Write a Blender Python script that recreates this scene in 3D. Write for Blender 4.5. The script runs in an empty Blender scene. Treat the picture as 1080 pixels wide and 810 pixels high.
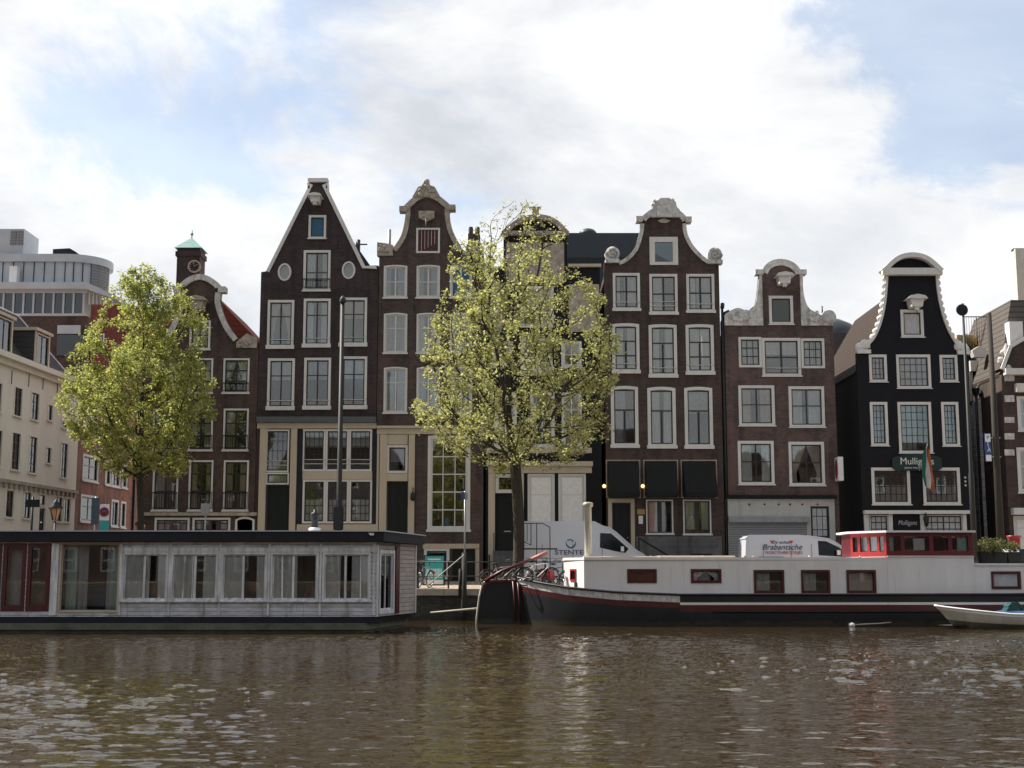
import bpy, bmesh, math, random
import numpy as np
from mathutils import Vector, Matrix, noise as mnoise
from mathutils.geometry import tessellate_polygon
from mathutils.kdtree import KDTree
PI = math.pi
R = math.radians
random.seed(7)
sc = bpy.context.scene
COL = sc.collection
# ------------------------------------------------------------------ camera
F_PX, HORIZON, CAMZ = 1400.0, 605.0, 1.9
PITCH = math.atan((HORIZON - 405) / F_PX)
SP, CP = math.sin(PITCH), math.cos(PITCH)
cam = bpy.data.cameras.new("camera")
camo = bpy.data.objects.new("camera", cam)
COL.objects.link(camo)
camo.location = (0, 0, CAMZ)
camo.rotation_euler = (PI / 2 + PITCH, 0, 0)
cam.sensor_width = 36
cam.lens = 36 * F_PX / 1080
cam.clip_end = 3000
sc.camera = camo

def ray(px, py):
    u, v = px - 540, 405 - py
    return Vector((u, F_PX * CP - v * SP, F_PX * SP + v * CP))

class Fr:
    """vertical plane through (ox,oy), turned by ang; pixel -> (s,z) local"""
    def __init__(s, ox, oy, oz=0.0, ang=0.0):
        s.o = Vector((ox, oy, oz)); s.ang = ang
        s.d = Vector((math.cos(ang), math.sin(ang), 0)); s.n = Vector((-math.sin(ang), math.cos(ang), 0))
    def __call__(s, px, py):
        r = ray(px, py); c = Vector((0, 0, CAMZ))
        t = (s.o - c).dot(s.n) / r.dot(s.n)
        p = c + r * t - s.o
        return p.dot(s.d), p.z
    def rect(s, x0, y0, x1, y1):
        ym = (y0 + y1) / 2; xm = (x0 + x1) / 2
        return s(x0, ym)[0], s(xm, y1)[1], s(x1, ym)[0], s(xm, y0)[1]   # s0,z0,s1,z1
def WX(px, py, Y): return Fr(0, Y)(px, py)[0]
def WZ(py, Y): return Fr(0, Y)(540, py)[1]

# ------------------------------------------------------------------ materials
def nt(name):
    m = bpy.data.materials.new(name); m.use_nodes = True
    return m, m.node_tree.nodes, m.node_tree.links, m.node_tree.nodes['Principled BSDF']
def mat(name, c, rough=.7, var=.18, scale=3.0, bump=0, metal=0, bscale=20, spec=.5, streak=False):
    m, N, L, b = nt(name)
    b.inputs['Roughness'].default_value = rough; b.inputs['Metallic'].default_value = metal
    b.inputs['Specular IOR Level'].default_value = spec
    tc = N.new('ShaderNodeTexCoord'); mp = N.new('ShaderNodeMapping'); L.new(tc.outputs['Object'], mp.inputs[0])
    if streak: mp.inputs['Scale'].default_value = (1, 1, .18)
    n1 = N.new('ShaderNodeTexNoise'); n1.inputs['Scale'].default_value = scale; n1.inputs['Detail'].default_value = 6; n1.inputs['Roughness'].default_value = .65
    L.new(mp.outputs[0], n1.inputs[0])
    r = N.new('ShaderNodeValToRGB'); L.new(n1.outputs[0], r.inputs[0])
    r.color_ramp.elements[0].position = .3; r.color_ramp.elements[1].position = .7
    r.color_ramp.elements[0].color = tuple(x * (1 - var) for x in c) + (1,)
    r.color_ramp.elements[1].color = tuple(min(1, x * (1 + var)) for x in c) + (1,)
    L.new(r.outputs[0], b.inputs['Base Color'])
    if bump:
        n2 = N.new('ShaderNodeTexNoise'); n2.inputs['Scale'].default_value = bscale; n2.inputs['Detail'].default_value = 4
        L.new(tc.outputs['Object'], n2.inputs[0])
        bp = N.new('ShaderNodeBump'); bp.inputs['Strength'].default_value = bump; bp.inputs['Distance'].default_value = .03
        L.new(n2.outputs[0], bp.inputs['Height']); L.new(bp.outputs[0], b.inputs['Normal'])
    return m
def brick(name, c, mortar=None, var=.35, bw=.22, bh=.07, msize=.012, blotch=.3, rough=.85):
    m, N, L, b = nt(name)
    mortar = mortar or tuple(min(1, x * 1.25 + .006) for x in c)
    b.inputs['Roughness'].default_value = rough
    tc = N.new('ShaderNodeTexCoord'); sx = N.new('ShaderNodeSeparateXYZ'); L.new(tc.outputs['Object'], sx.inputs[0])
    ad = N.new('ShaderNodeMath'); L.new(sx.outputs[0], ad.inputs[0]); L.new(sx.outputs[1], ad.inputs[1])
    cb = N.new('ShaderNodeCombineXYZ'); L.new(ad.outputs[0], cb.inputs[0]); L.new(sx.outputs[2], cb.inputs[1])
    bt = N.new('ShaderNodeTexBrick'); L.new(cb.outputs[0], bt.inputs[0])
    bt.inputs['Scale'].default_value = 1; bt.inputs['Brick Width'].default_value = bw; bt.inputs['Row Height'].default_value = bh
    bt.inputs['Mortar Size'].default_value = msize; bt.inputs['Mortar Smooth'].default_value = .3
    bt.inputs['Color1'].default_value = tuple(x * (1 - var) for x in c) + (1,)
    bt.inputs['Color2'].default_value = tuple(x * (1 + var) for x in c) + (1,)
    bt.inputs['Mortar'].default_value = mortar + (1,)
    n1 = N.new('ShaderNodeTexNoise'); n1.inputs['Scale'].default_value = .9; n1.inputs['Detail'].default_value = 8; n1.inputs['Roughness'].default_value = .7
    L.new(tc.outputs['Object'], n1.inputs[0])
    mr = N.new('ShaderNodeMapRange'); L.new(n1.outputs[0], mr.inputs[0])
    mr.inputs[1].default_value = .3; mr.inputs[2].default_value = .7; mr.inputs[3].default_value = 1 - blotch; mr.inputs[4].default_value = 1 + blotch
    vm = N.new('ShaderNodeVectorMath'); vm.operation = 'SCALE'; L.new(bt.outputs[0], vm.inputs[0]); L.new(mr.outputs[0], vm.inputs['Scale'])
    # repaired patches and vertical damp streaks
    mp2 = N.new('ShaderNodeMapping'); mp2.inputs['Scale'].default_value = (1.6, 1.6, .12); L.new(tc.outputs['Object'], mp2.inputs[0])
    n2 = N.new('ShaderNodeTexNoise'); n2.inputs['Scale'].default_value = 1.6; n2.inputs['Detail'].default_value = 5; L.new(mp2.outputs[0], n2.inputs[0])
    m2 = N.new('ShaderNodeMapRange'); L.new(n2.outputs[0], m2.inputs[0]); m2.inputs[1].default_value = .45; m2.inputs[2].default_value = .75; m2.inputs[3].default_value = 1.08; m2.inputs[4].default_value = .55
    v2 = N.new('ShaderNodeVectorMath'); v2.operation = 'SCALE'; L.new(vm.outputs[0], v2.inputs[0]); L.new(m2.outputs[0], v2.inputs['Scale'])
    n3 = N.new('ShaderNodeTexNoise'); n3.inputs['Scale'].default_value = .55; n3.inputs['Detail'].default_value = 2; n3.inputs['Distortion'].default_value = 1.2; L.new(tc.outputs['Object'], n3.inputs[0])
    m3 = N.new('ShaderNodeMapRange'); L.new(n3.outputs[0], m3.inputs[0]); m3.inputs[1].default_value = .54; m3.inputs[2].default_value = .60; m3.inputs[3].default_value = 0; m3.inputs[4].default_value = .55
    x3 = N.new('ShaderNodeMix'); x3.data_type = 'RGBA'; L.new(m3.outputs[0], x3.inputs[0]); L.new(v2.outputs[0], x3.inputs[6]); x3.inputs[7].default_value = (c[0] * 1.75, c[1] * 1.45, c[2] * 1.35, 1)
    L.new(x3.outputs[2], b.inputs['Base Color'])
    bp = N.new('ShaderNodeBump'); bp.inputs['Strength'].default_value = .12; bp.inputs['Distance'].default_value = .01; bp.invert = True
    L.new(bt.outputs['Fac'], bp.inputs['Height']); L.new(bp.outputs[0], b.inputs['Normal'])
    return m
def glassmat(name, refl=.12, tint=(.75, .78, .78), rough=.02, wob=.06):
    m, N, L, b = nt(name); N.remove(b); out = N['Material Output']
    t = N.new('ShaderNodeBsdfTransparent'); t.inputs[0].default_value = tint + (1,)
    g = N.new('ShaderNodeBsdfGlossy'); g.inputs['Roughness'].default_value = rough
    fr = N.new('ShaderNodeFresnel'); fr.inputs[0].default_value = 1.5
    ad = N.new('ShaderNodeMath'); ad.operation = 'ADD'; ad.inputs[1].default_value = refl - .04; ad.use_clamp = True
    L.new(fr.outputs[0], ad.inputs[0])
    tc = N.new('ShaderNodeTexCoord'); n1 = N.new('ShaderNodeTexNoise'); n1.inputs['Scale'].default_value = .8
    L.new(tc.outputs['Object'], n1.inputs[0])
    bp = N.new('ShaderNodeBump'); bp.inputs['Strength'].default_value = wob; bp.inputs['Distance'].default_value = .02
    L.new(n1.outputs[0], bp.inputs['Height']); L.new(bp.outputs[0], g.inputs['Normal'])
    mx = N.new('ShaderNodeMixShader'); L.new(ad.outputs[0], mx.inputs[0]); L.new(t.outputs[0], mx.inputs[1]); L.new(g.outputs[0], mx.inputs[2])
    L.new(mx.outputs[0], out.inputs[0])
    return m
def emit(name, c, s):
    m, N, L, b = nt(name)
    b.inputs['Base Color'].default_value = c + (1,); b.inputs['Emission Color'].default_value = c + (1,); b.inputs['Emission Strength'].default_value = s
    return m
def rows(name, c, c2, pitch, gap=.12, rough=.8, axis=2, vary=.15):
    """horizontal boards / roof tiles: a saw pattern along one axis"""
    m, N, L, b = nt(name); b.inputs['Roughness'].default_value = rough; b.inputs['Specular IOR Level'].default_value = .12
    tc = N.new('ShaderNodeTexCoord'); sx = N.new('ShaderNodeSeparateXYZ'); L.new(tc.outputs['Object'], sx.inputs[0])
    d = N.new('ShaderNodeMath'); d.operation = 'DIVIDE'; d.inputs[1].default_value = pitch; L.new(sx.outputs[axis], d.inputs[0])
    fr = N.new('ShaderNodeMath'); fr.operation = 'FRACT'; L.new(d.outputs[0], fr.inputs[0])
    r = N.new('ShaderNodeValToRGB'); L.new(fr.outputs[0], r.inputs[0])
    e = r.color_ramp.elements; e[0].position = gap * .5; e[0].color = c2 + (1,); e[1].position = gap; e[1].color = c + (1,)
    mp = N.new('ShaderNodeMapping'); L.new(tc.outputs['Object'], mp.inputs[0]); mp.inputs['Scale'].default_value = (.6, .6, 3) if axis == 2 else (3, 3, .6)
    n1 = N.new('ShaderNodeTexNoise'); n1.inputs['Scale'].default_value = 2.5; n1.inputs['Detail'].default_value = 8; n1.inputs['Roughness'].default_value = .7; L.new(mp.outputs[0], n1.inputs[0])
    mr = N.new('ShaderNodeMapRange'); L.new(n1.outputs[0], mr.inputs[0]); mr.inputs[1].default_value = .3; mr.inputs[2].default_value = .7
    mr.inputs[3].default_value = 1 - vary; mr.inputs[4].default_value = 1 + vary
    vm = N.new('ShaderNodeVectorMath'); vm.operation = 'SCALE'; L.new(r.outputs[0], vm.inputs[0]); L.new(mr.outputs[0], vm.inputs['Scale'])
    L.new(vm.outputs[0], b.inputs['Base Color'])
    bp = N.new('ShaderNodeBump'); bp.inputs['Strength'].default_value = .6; bp.inputs['Distance'].default_value = .02
    L.new(r.outputs[1], bp.inputs['Height']); L.new(fr.outputs[0], bp.inputs['Height']); L.new(bp.outputs[0], b.inputs['Normal'])
    return m
def leafmat(name, ca, cb, trans=.5):
    m, N, L, b = nt(name); N.remove(b); out = N['Material Output']
    at = N.new('ShaderNodeAttribute'); at.attribute_name = 'tint'
    r = N.new('ShaderNodeValToRGB'); L.new(at.outputs['Fac'], r.inputs[0])
    r.color_ramp.elements[0].color = ca + (1,); r.color_ramp.elements[1].color = cb + (1,)
    d = N.new('ShaderNodeBsdfPrincipled'); d.inputs['Roughness'].default_value = .5; d.inputs['Specular IOR Level'].default_value = .3
    t = N.new('ShaderNodeBsdfTranslucent')
    L.new(r.outputs[0], d.inputs['Base Color'])
    tm = N.new('ShaderNodeVectorMath'); tm.operation = 'MULTIPLY'; tm.inputs[1].default_value = (1.3, 1.4, .8); L.new(r.outputs[0], tm.inputs[0]); L.new(tm.outputs[0], t.inputs[0])
    mx = N.new('ShaderNodeMixShader'); mx.inputs[0].default_value = trans
    L.new(d.outputs[0], mx.inputs[1]); L.new(t.outputs[0], mx.inputs[2]); L.new(mx.outputs[0], out.inputs[0])
    return m

M = {}
M['brick_dark'] = brick('brick_dark', (.066, .048, .044))
M['brick_plum'] = brick('brick_plum', (.038, .026, .028))
M['brick_brown'] = brick('brick_brown', (.062, .042, .036))
M['brick_h5'] = brick('brick_wine', (.054, .037, .033))
M['brick_h6'] = brick('brick_mauve', (.088, .062, .058))
M['brick_red'] = brick('brick_red', (.22, .11, .09), var=.25)
M['brick_grey'] = brick('brick_grey', (.06, .055, .053), var=.15)
M['stone_block'] = brick('stone_block', (.12, .12, .125), var=.12, bw=.9, bh=.32, msize=.015)
M['black_paint'] = mat('black_paint', (.006, .007, .011), .6, .3, 2, .1, spec=.25)
M['cream'] = mat('cream_paint', (.52, .45, .35), .55, .08, 2, streak=True)
M['cream_wall'] = mat('cream_plaster', (.84, .80, .72), .9, .06, 1.2, .1, streak=True)
M['white'] = mat('white_paint', (.68, .67, .65), .45, .07, 3, streak=True)
M['white_stone'] = mat('weathered_white_stone', (.58, .57, .56), .85, .35, 4, .6, bscale=9)
M['stone'] = mat('sandstone', (.40, .35, .30), .9, .35, 4, .7, bscale=9)
M['green_dark'] = mat('dark_green_paint', (.007, .012, .011), .5, .2, spec=.3)
M['sash_dark'] = mat('dark_sash_paint', (.018, .02, .024), .4, .2)
M['navy'] = mat('navy_paint', (.014, .016, .024), .6, .2, spec=.3)
M['cornice_grey'] = mat('grey_blue_cornice', (.09, .10, .115), .6, .15)
M['curtain'] = mat('net_curtain', (.85, .85, .86), .95, .1, 5)
M['curtain_warm'] = mat('warm_curtain', (.68, .56, .48), .95, .12, 5)
M['curtain_teal'] = mat('pale_teal_curtain', (.5, .66, .64), .95, .1, 5)
M['curtain_grey'] = mat('grey_curtain', (.50, .51, .53), .95, .15, 5)
M['blue_cloth'] = mat('blue_cloth', (.05, .13, .21), .9, .2, 5)
M['glass'] = glassmat('window_glass', .15, (.92, .94, .94))
M['glass_dark'] = glassmat('tinted_glass', .12, (.22, .26, .27))
M['glass_boat'] = glassmat('boat_glass', .05, (.95, .97, .97), wob=.03)
M['tile_brown'] = rows('brown_roof_tiles', (.052, .038, .032), (.02, .015, .012), .3, .25)
M['tile_red'] = rows('red_roof_tiles', (.20, .055, .04), (.16, .04, .03), .3, .25)
M['tile_slate'] = rows('slate_roof', (.06, .06, .068), (.03, .03, .035), .28, .15)
M['tile_grey'] = rows('grey_roof_tiles', (.12, .105, .095), (.045, .04, .038), .3, .22)
M['metal_roof'] = mat('dark_metal_roof', (.035, .045, .058), .5, .1, 1)
M['copper'] = mat('copper_green', (.16, .32, .31), .6, .25)
M['shutter_red'] = mat('dark_red_shutter', (.07, .012, .015), .6, .2)
M['metal_dark'] = mat('dark_iron', (.02, .022, .024), .5, .3, metal=.3)
M['metal_grey'] = mat('galvanised_metal', (.28, .29, .30), .45, .15, metal=.6)
M['pole_green'] = mat('weathered_green_grey_pole', (.014, .016, .016), .6, .25, 2)
M['pole_wood'] = mat('weathered_pole', (.028, .023, .018), .8, .3, 3, .4, streak=True)
M['wheelhouse_red'] = mat('dark_red_paint', (.15, .013, .02), .4, .2)
M['red_paint'] = mat('red_paint', (.30, .016, .02), .4, .15)
M['maroon'] = mat('maroon_paint', (.085, .009, .013), .4, .25, streak=True)
M['hull_black'] = mat('black_hull_paint', (.009, .010, .014), .5, .4, 1.5, .15, bscale=3)
def scum(m, z, col):
    """algae and rust line where the water laps"""
    N, L = m.node_tree.nodes, m.node_tree.links; b = N['Principled BSDF']; src = b.inputs['Base Color'].links[0].from_socket
    tc = N.new('ShaderNodeTexCoord'); sx = N.new('ShaderNodeSeparateXYZ'); L.new(tc.outputs['Object'], sx.inputs[0])
    n = N.new('ShaderNodeTexNoise'); n.inputs['Scale'].default_value = 3; n.inputs['Detail'].default_value = 6; L.new(tc.outputs['Object'], n.inputs[0])
    ml = N.new('ShaderNodeMath'); ml.operation = 'MULTIPLY_ADD'; L.new(n.outputs[0], ml.inputs[0]); ml.inputs[1].default_value = .35; L.new(sx.outputs[2], ml.inputs[2])
    r = N.new('ShaderNodeMapRange'); L.new(ml.outputs[0], r.inputs[0]); r.inputs[1].default_value = z; r.inputs[2].default_value = z + .12; r.inputs[3].default_value = .8; r.inputs[4].default_value = 0
    x = N.new('ShaderNodeMix'); x.data_type = 'RGBA'; L.new(r.outputs[0], x.inputs[0]); L.new(src, x.inputs[6]); x.inputs[7].default_value = col + (1,); L.new(x.outputs[2], b.inputs['Base Color'])
scum(M['hull_black'], .28, (.05, .045, .03))
M['barge_white'] = mat('barge_white_paint', (.80, .78, .77), .4, .09, 1.6, streak=True)
def rust(m, col=(.30, .17, .09), th=.60, amt=.5, sx=5):
    N, L = m.node_tree.nodes, m.node_tree.links; b = N['Principled BSDF']; src = b.inputs['Base Color'].links[0].from_socket
    tc = N.new('ShaderNodeTexCoord'); mp = N.new('ShaderNodeMapping'); mp.inputs['Scale'].default_value = (sx, sx, .35); L.new(tc.outputs['Object'], mp.inputs[0])
    n = N.new('ShaderNodeTexNoise'); n.inputs['Scale'].default_value = 1.2; n.inputs['Detail'].default_value = 7; n.inputs['Roughness'].default_value = .7; L.new(mp.outputs[0], n.inputs[0])
    r = N.new('ShaderNodeMapRange'); L.new(n.outputs[0], r.inputs[0]); r.inputs[1].default_value = th; r.inputs[2].default_value = th + .12; r.inputs[3].default_value = 0; r.inputs[4].default_value = amt
    x = N.new('ShaderNodeMix'); x.data_type = 'RGBA'; L.new(r.outputs[0], x.inputs[0]); L.new(src, x.inputs[6]); x.inputs[7].default_value = col + (1,); L.new(x.outputs[2], b.inputs['Base Color'])
rust(M['barge_white'], (.42, .36, .28), .60, .40, 4)
rust(M['maroon'], (.05, .03, .02), .5, .6, 3)

M['deck'] = mat('deck_paint', (.10, .10, .12), .6, .2)
M['siding'] = rows('weathered_white_boards', (.64, .65, .68), (.13, .13, .15), .135, .14, .75, vary=.45)
M['siding_warm'] = rows('weathered_end_boards', (.50, .45, .43), (.12, .10, .10), .15, .14, .75, vary=.3)
M['siding_frame'] = mat('weathered_white_wood', (.68, .69, .72), .65, .4, 6, .2, streak=True)
M['concrete'] = mat('algae_concrete', (.13, .13, .10), .9, .35, 2, .4)
M['roller'] = rows('roller_shutter_metal', (.34, .35, .37), (.10, .10, .11), .12, .25, .4, vary=.05)
M['plaster'] = mat('grey_white_plaster', (.52, .51, .48), .9, .12, 1.5, .2)
M['van_white'] = mat('van_white_paint', (.62, .66, .74), .25, .03, 1)
M['car_dark'] = mat('dark_blue_car_paint', (.02, .03, .05), .25, .1, 1)
M['car_silver'] = mat('black_car_paint', (.03, .03, .035), .25, .05, 1)
M['rubber'] = mat('rubber', (.015, .015, .015), .8, .2)
M['chrome'] = mat('bright_metal', (.5, .5, .5), .3, .1, metal=.9)
M['text_navy'] = mat('navy_lettering', (.03, .05, .12), .6, .02)
M['text_teal'] = mat('teal_lettering', (.05, .22, .30), .6, .02)
M['text_red'] = mat('red_lettering', (.55, .06, .06), .6, .02)
M['text_white'] = mat('white_lettering', (.75, .75, .72), .6, .02)
M['tail_red'] = mat('red_light_lens', (.5, .01, .02), .25, .05)
M['sign_blue'] = mat('sign_blue', (.03, .07, .20), .4, .05)
M['sign_white'] = mat('sign_white', (.78, .78, .78), .4, .04)
M['sign_teal'] = mat('sign_teal', (.03, .36, .36), .4, .05)
M['sign_green'] = mat('sign_dark_green', (.006, .028, .027), .5, .1)
M['flag_green'] = mat('flag_green', (.01, .13, .09), .9, .05)
M['flag_white'] = mat('flag_white', (.6, .6, .62), .9, .05)
M['flag_orange'] = mat('flag_orange', (.42, .12, .04), .9, .05)
M['bark'] = mat('bark', (.038, .032, .023), .95, .35, 5, .8, bscale=14)
M['leaf_a'] = leafmat('spring_leaves', (.16, .175, .055), (.52, .51, .24), .52)
M['leaf_b'] = leafmat('young_leaves', (.19, .19, .085), (.58, .55, .34), .52)
M['leaf_c'] = leafmat('planter_leaves', (.05, .10, .03), (.22, .17, .09), .35)
M['leaf_d'] = leafmat('dry_grass_leaves', (.25, .15, .05), (.55, .33, .12), .35)
M['cover_blue'] = mat('blue_tarpaulin', (.03, .07, .15), .6, .3)
M['cover_teal'] = mat('teal_cover', (.01, .08, .085), .5, .2)
M['boat_cream'] = mat('boat_cream_paint', (.47, .45, .38), .45, .2, 3, streak=True)
M['panel_grey'] = mat('light_grey_panels', (.46, .50, .55), .5, .08, 1)
M['louvre'] = rows('grey_louvres', (.25, .26, .28), (.14, .14, .15), .25, .3)
M['lamp_on'] = emit('lamp_glow', (1.0, .72, .35), 1.0)
rust(M['siding'], (.20, .20, .21), .54, .6, 3); rust(M['siding_frame'], (.24, .24, .26), .55, .5, 4); rust(M['white_stone'], (.22, .22, .21), .54, .7, 3); rust(M['white'], (.40, .38, .34), .60, .4, 4); rust(M['cream'], (.34, .29, .22), .6, .4, 3); rust(M['plaster'], (.30, .30, .28), .56, .5, 2)
M['lantern_glass'] = mat('amber_lantern_glass', (.65, .38, .22), .3, .1)
M['rusty'] = mat('stained_metal', (.42, .39, .33), .55, .45, 5, .3, streak=True)
M['bollard'] = mat('brown_iron', (.06, .03, .025), .6, .2)
M['rope'] = mat('rope', (.45, .42, .36), .9, .2)

# ------------------------------------------------------------------ mesh builder
class B:
    def __init__(s): s.v = []; s.f = []; s.sm = []
    def add(s, vs, fs, smooth=False):
        o = len(s.v); s.v += [tuple(v) for v in vs]
        for f in fs: s.f.append(tuple(i + o for i in f)); s.sm.append(smooth)
        return s
    def box(s, x0, x1, y0, y1, z0, z1, rot=0, c=None):
        vs = [(x, y, z) for x in (x0, x1) for y in (y0, y1) for z in (z0, z1)]
        if rot:
            c = c or ((x0 + x1) / 2, (y0 + y1) / 2)
            cs, sn = math.cos(rot), math.sin(rot)
            vs = [(c[0] + (x - c[0]) * cs - (y - c[1]) * sn, c[1] + (x - c[0]) * sn + (y - c[1]) * cs, z) for x, y, z in vs]
        return s.add(vs, [(0, 1, 3, 2), (4, 6, 7, 5), (0, 4, 5, 1), (2, 3, 7, 6), (0, 2, 6, 4), (1, 5, 7, 3)])
    def prism(s, pts, y0, y1, holes=()):
        """pts (x,z) loops extruded in y"""
        loops = [list(pts)] + [list(h) for h in holes]
        flat = [p for l in loops for p in l]
        tri = tessellate_polygon([[Vector((p[0], p[1], 0)) for p in l] for l in loops])
        n = len(flat)
        vs = [(p[0], y0, p[1]) for p in flat] + [(p[0], y1, p[1]) for p in flat]
        fs = [tuple(t) for t in tri] + [tuple(i + n for i in reversed(t)) for t in tri]
        o = 0
        for l in loops:
            k = len(l)
            for i in range(k):
                j = (i + 1) % k
                fs.append((o + i, o + j, o + j + n, o + i + n))
            o += k
        return s.add(vs, fs)
    def hprism(s, pts, z0, z1):
        """pts (x,y) loop extruded in z"""
        n = len(pts)
        vs = [(p[0], p[1], z0) for p in pts] + [(p[0], p[1], z1) for p in pts]
        fs = [tuple(range(n)), tuple(range(2 * n - 1, n - 1, -1))] + [(i, (i + 1) % n, (i + 1) % n + n, i + n) for i in range(n)]
        return s.add(vs, fs)
    def tube(s, pts, r, n=6, smooth=True, caps=True):
        pts = [Vector(p) for p in pts]; rs = r if isinstance(r, (list, tuple)) else [r] * len(pts)
        vs = []; fs = []
        prev = None
        for i, p in enumerate(pts):
            a = pts[max(0, i - 1)]; b = pts[min(len(pts) - 1, i + 1)]
            t = (b - a).normalized()
            up = prev if prev else (Vector((0, 0, 1)) if abs(t.z) < .9 else Vector((1, 0, 0)))
            u = (up - t * up.dot(t)).normalized(); prev = u; w = t.cross(u)
            for k in range(n):
                an = 2 * PI * k / n; vs.append(p + u * math.cos(an) * rs[i] + w * math.sin(an) * rs[i])
        for i in range(len(pts) - 1):
            for k in range(n):
                k2 = (k + 1) % n; fs.append((i * n + k, i * n + k2, (i + 1) * n + k2, (i + 1) * n + k))
        if caps: fs += [tuple(range(n - 1, -1, -1)), tuple((len(pts) - 1) * n + k for k in range(n))]
        return s.add(vs, fs, smooth)
    def lathe(s, prof, c=(0, 0, 0), n=16, axis='z', smooth=True):
        vs = []; fs = []
        for r, h in prof:
            for k in range(n):
                a = 2 * PI * k / n; x, y = r * math.cos(a), r * math.sin(a)
                if axis == 'z': vs.append((c[0] + x, c[1] + y, c[2] + h))
                elif axis == 'y': vs.append((c[0] + x, c[1] + h, c[2] + y))
                else: vs.append((c[0] + h, c[1] + x, c[2] + y))
        for i in range(len(prof) - 1):
            for k in range(n):
                k2 = (k + 1) % n; fs.append((i * n + k, i * n + k2, (i + 1) * n + k2, (i + 1) * n + k))
        return s.add(vs, fs, smooth)
    def ball(s, c, r, n=8, m=5, jit=0):
        rx, ry, rz = r if isinstance(r, tuple) else (r, r, r)
        vs = []; fs = []
        for i in range(m + 1):
            t = PI * i / m
            for k in range(n):
                a = 2 * PI * k / n; q = 1 + random.uniform(-jit, jit)
                vs.append((c[0] + rx * q * math.sin(t) * math.cos(a), c[1] + ry * q * math.sin(t) * math.sin(a), c[2] + rz * q * math.cos(t)))
        for i in range(m):
            for k in range(n):
                k2 = (k + 1) % n; fs.append((i * n + k, i * n + k2, (i + 1) * n + k2, (i + 1) * n + k))
        return s.add(vs, fs, True)
    def band(s, pts, w, y0, y1, side=1, closed=False):
        """rectangular moulding that follows a polyline of (x,z); w wide to one side"""
        P = [Vector((p[0], p[1])) for p in pts]; n = len(P); inn = []
        for i in range(n):
            a = P[(i - 1) % n] if closed else P[max(0, i - 1)]; b = P[(i + 1) % n] if closed else P[min(n - 1, i + 1)]
            t = (b - a).normalized(); nn = Vector((-t.y, t.x)) * side
            inn.append(P[i] - nn * w)
        vs = []
        for i in range(n):
            vs += [(P[i].x, y0, P[i].y), (inn[i].x, y0, inn[i].y), (inn[i].x, y1, inn[i].y), (P[i].x, y1, P[i].y)]
        fs = []
        for i in range(n if closed else n - 1):
            j = (i + 1) % n
            for k in range(4):
                k2 = (k + 1) % 4; fs.append((i * 4 + k, i * 4 + k2, j * 4 + k2, j * 4 + k))
        if not closed: fs += [(0, 1, 2, 3), tuple((n - 1) * 4 + k for k in (3, 2, 1, 0))]
        return s.add(vs, fs)
    def frame(s, x0, z0, x1, z1, w, y0, y1, wb=None):
        """four butted bars"""
        wb = w if wb is None else wb
        s.box(x0, x0 + w, y0, y1, z0, z1); s.box(x1 - w, x1, y0, y1, z0, z1)
        s.box(x0 + w, x1 - w, y0, y1, z1 - w, z1); s.box(x0 + w, x1 - w, y0, y1, z0, z0 + wb)
        return s
    def build(s, name, m, parent=None, bevel=0, recalc=True):
        me = bpy.data.meshes.new(name); me.from_pydata(s.v, [], s.f); me.polygons.foreach_set('use_smooth', s.sm)
        if recalc or bevel:
            bm = bmesh.new(); bm.from_mesh(me)
            if bevel:
                bmesh.ops.remove_doubles(bm, verts=bm.verts, dist=1e-5)
                bmesh.ops.bevel(bm, geom=[e for e in bm.edges if len(e.link_faces) == 2 and e.calc_face_angle(0) > .5], offset=bevel, segments=2, affect='EDGES')
            bmesh.ops.recalc_face_normals(bm, faces=bm.faces)
            bm.to_mesh(me); bm.free()
        me.update()
        me.materials.append(M[m] if isinstance(m, str) else m)
        o = bpy.data.objects.new(name, me); COL.objects.link(o)
        if parent: o.parent = parent
        return o
def thing(name, label, cat, loc=(0, 0, 0), rz=0, group=None):
    o = bpy.data.objects.new(name, None); COL.objects.link(o); o.empty_display_size = .3
    o.location = loc; o.rotation_euler = (0, 0, rz); return tag(o, label, cat, group)
def tag(o, label, cat, group=None):
    o['label'] = label; o['category'] = cat
    if group: o['group'] = group
    return o
def copy_tree(o, parent=None):
    c = o.copy(); COL.objects.link(c)
    if parent: c.parent = parent
    for ch in list(o.children): copy_tree(ch, c)
    return c
def text(s, size, m, parent, loc, name='lettering', width=None, shear=0, rot=(PI / 2, 0, 0), ext=.004):
    cu = bpy.data.curves.new(name, 'FONT'); cu.body = s; cu.size = size; cu.extrude = ext; cu.align_x = 'CENTER'; cu.align_y = 'CENTER'; cu.shear = shear
    cu.resolution_u = 3
    t = bpy.data.objects.new(name, cu); me = bpy.data.meshes.new_from_object(t)
    xs = [v.co.x for v in me.vertices]; wd = max(xs) - min(xs)
    if width:
        k = width / wd
        for v in me.vertices: v.co.x *= k
    me.materials.clear(); me.materials.append(M[m])
    o = bpy.data.objects.new(name, me); COL.objects.link(o); o.parent = parent; o.location = loc; o.rotation_euler = rot
    bpy.data.objects.remove(t); return o
def spline(pts, k=6):
    """Catmull-Rom through 2-D points"""
    P = [pts[0]] + list(pts) + [pts[-1]]; out = []
    for i in range(1, len(P) - 2):
        p0, p1, p2, p3 = P[i - 1:i + 3]
        for j in range(k):
            t = j / k
            out.append(tuple(.5 * (2 * p1[a] + (p2[a] - p0[a]) * t + (2 * p0[a] - 5 * p1[a] + 4 * p2[a] - p3[a]) * t * t + (3 * p1[a] - p0[a] - 3 * p2[a] + p3[a]) * t ** 3) for a in (0, 1)))
    out.append(tuple(pts[-1])); return out
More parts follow.
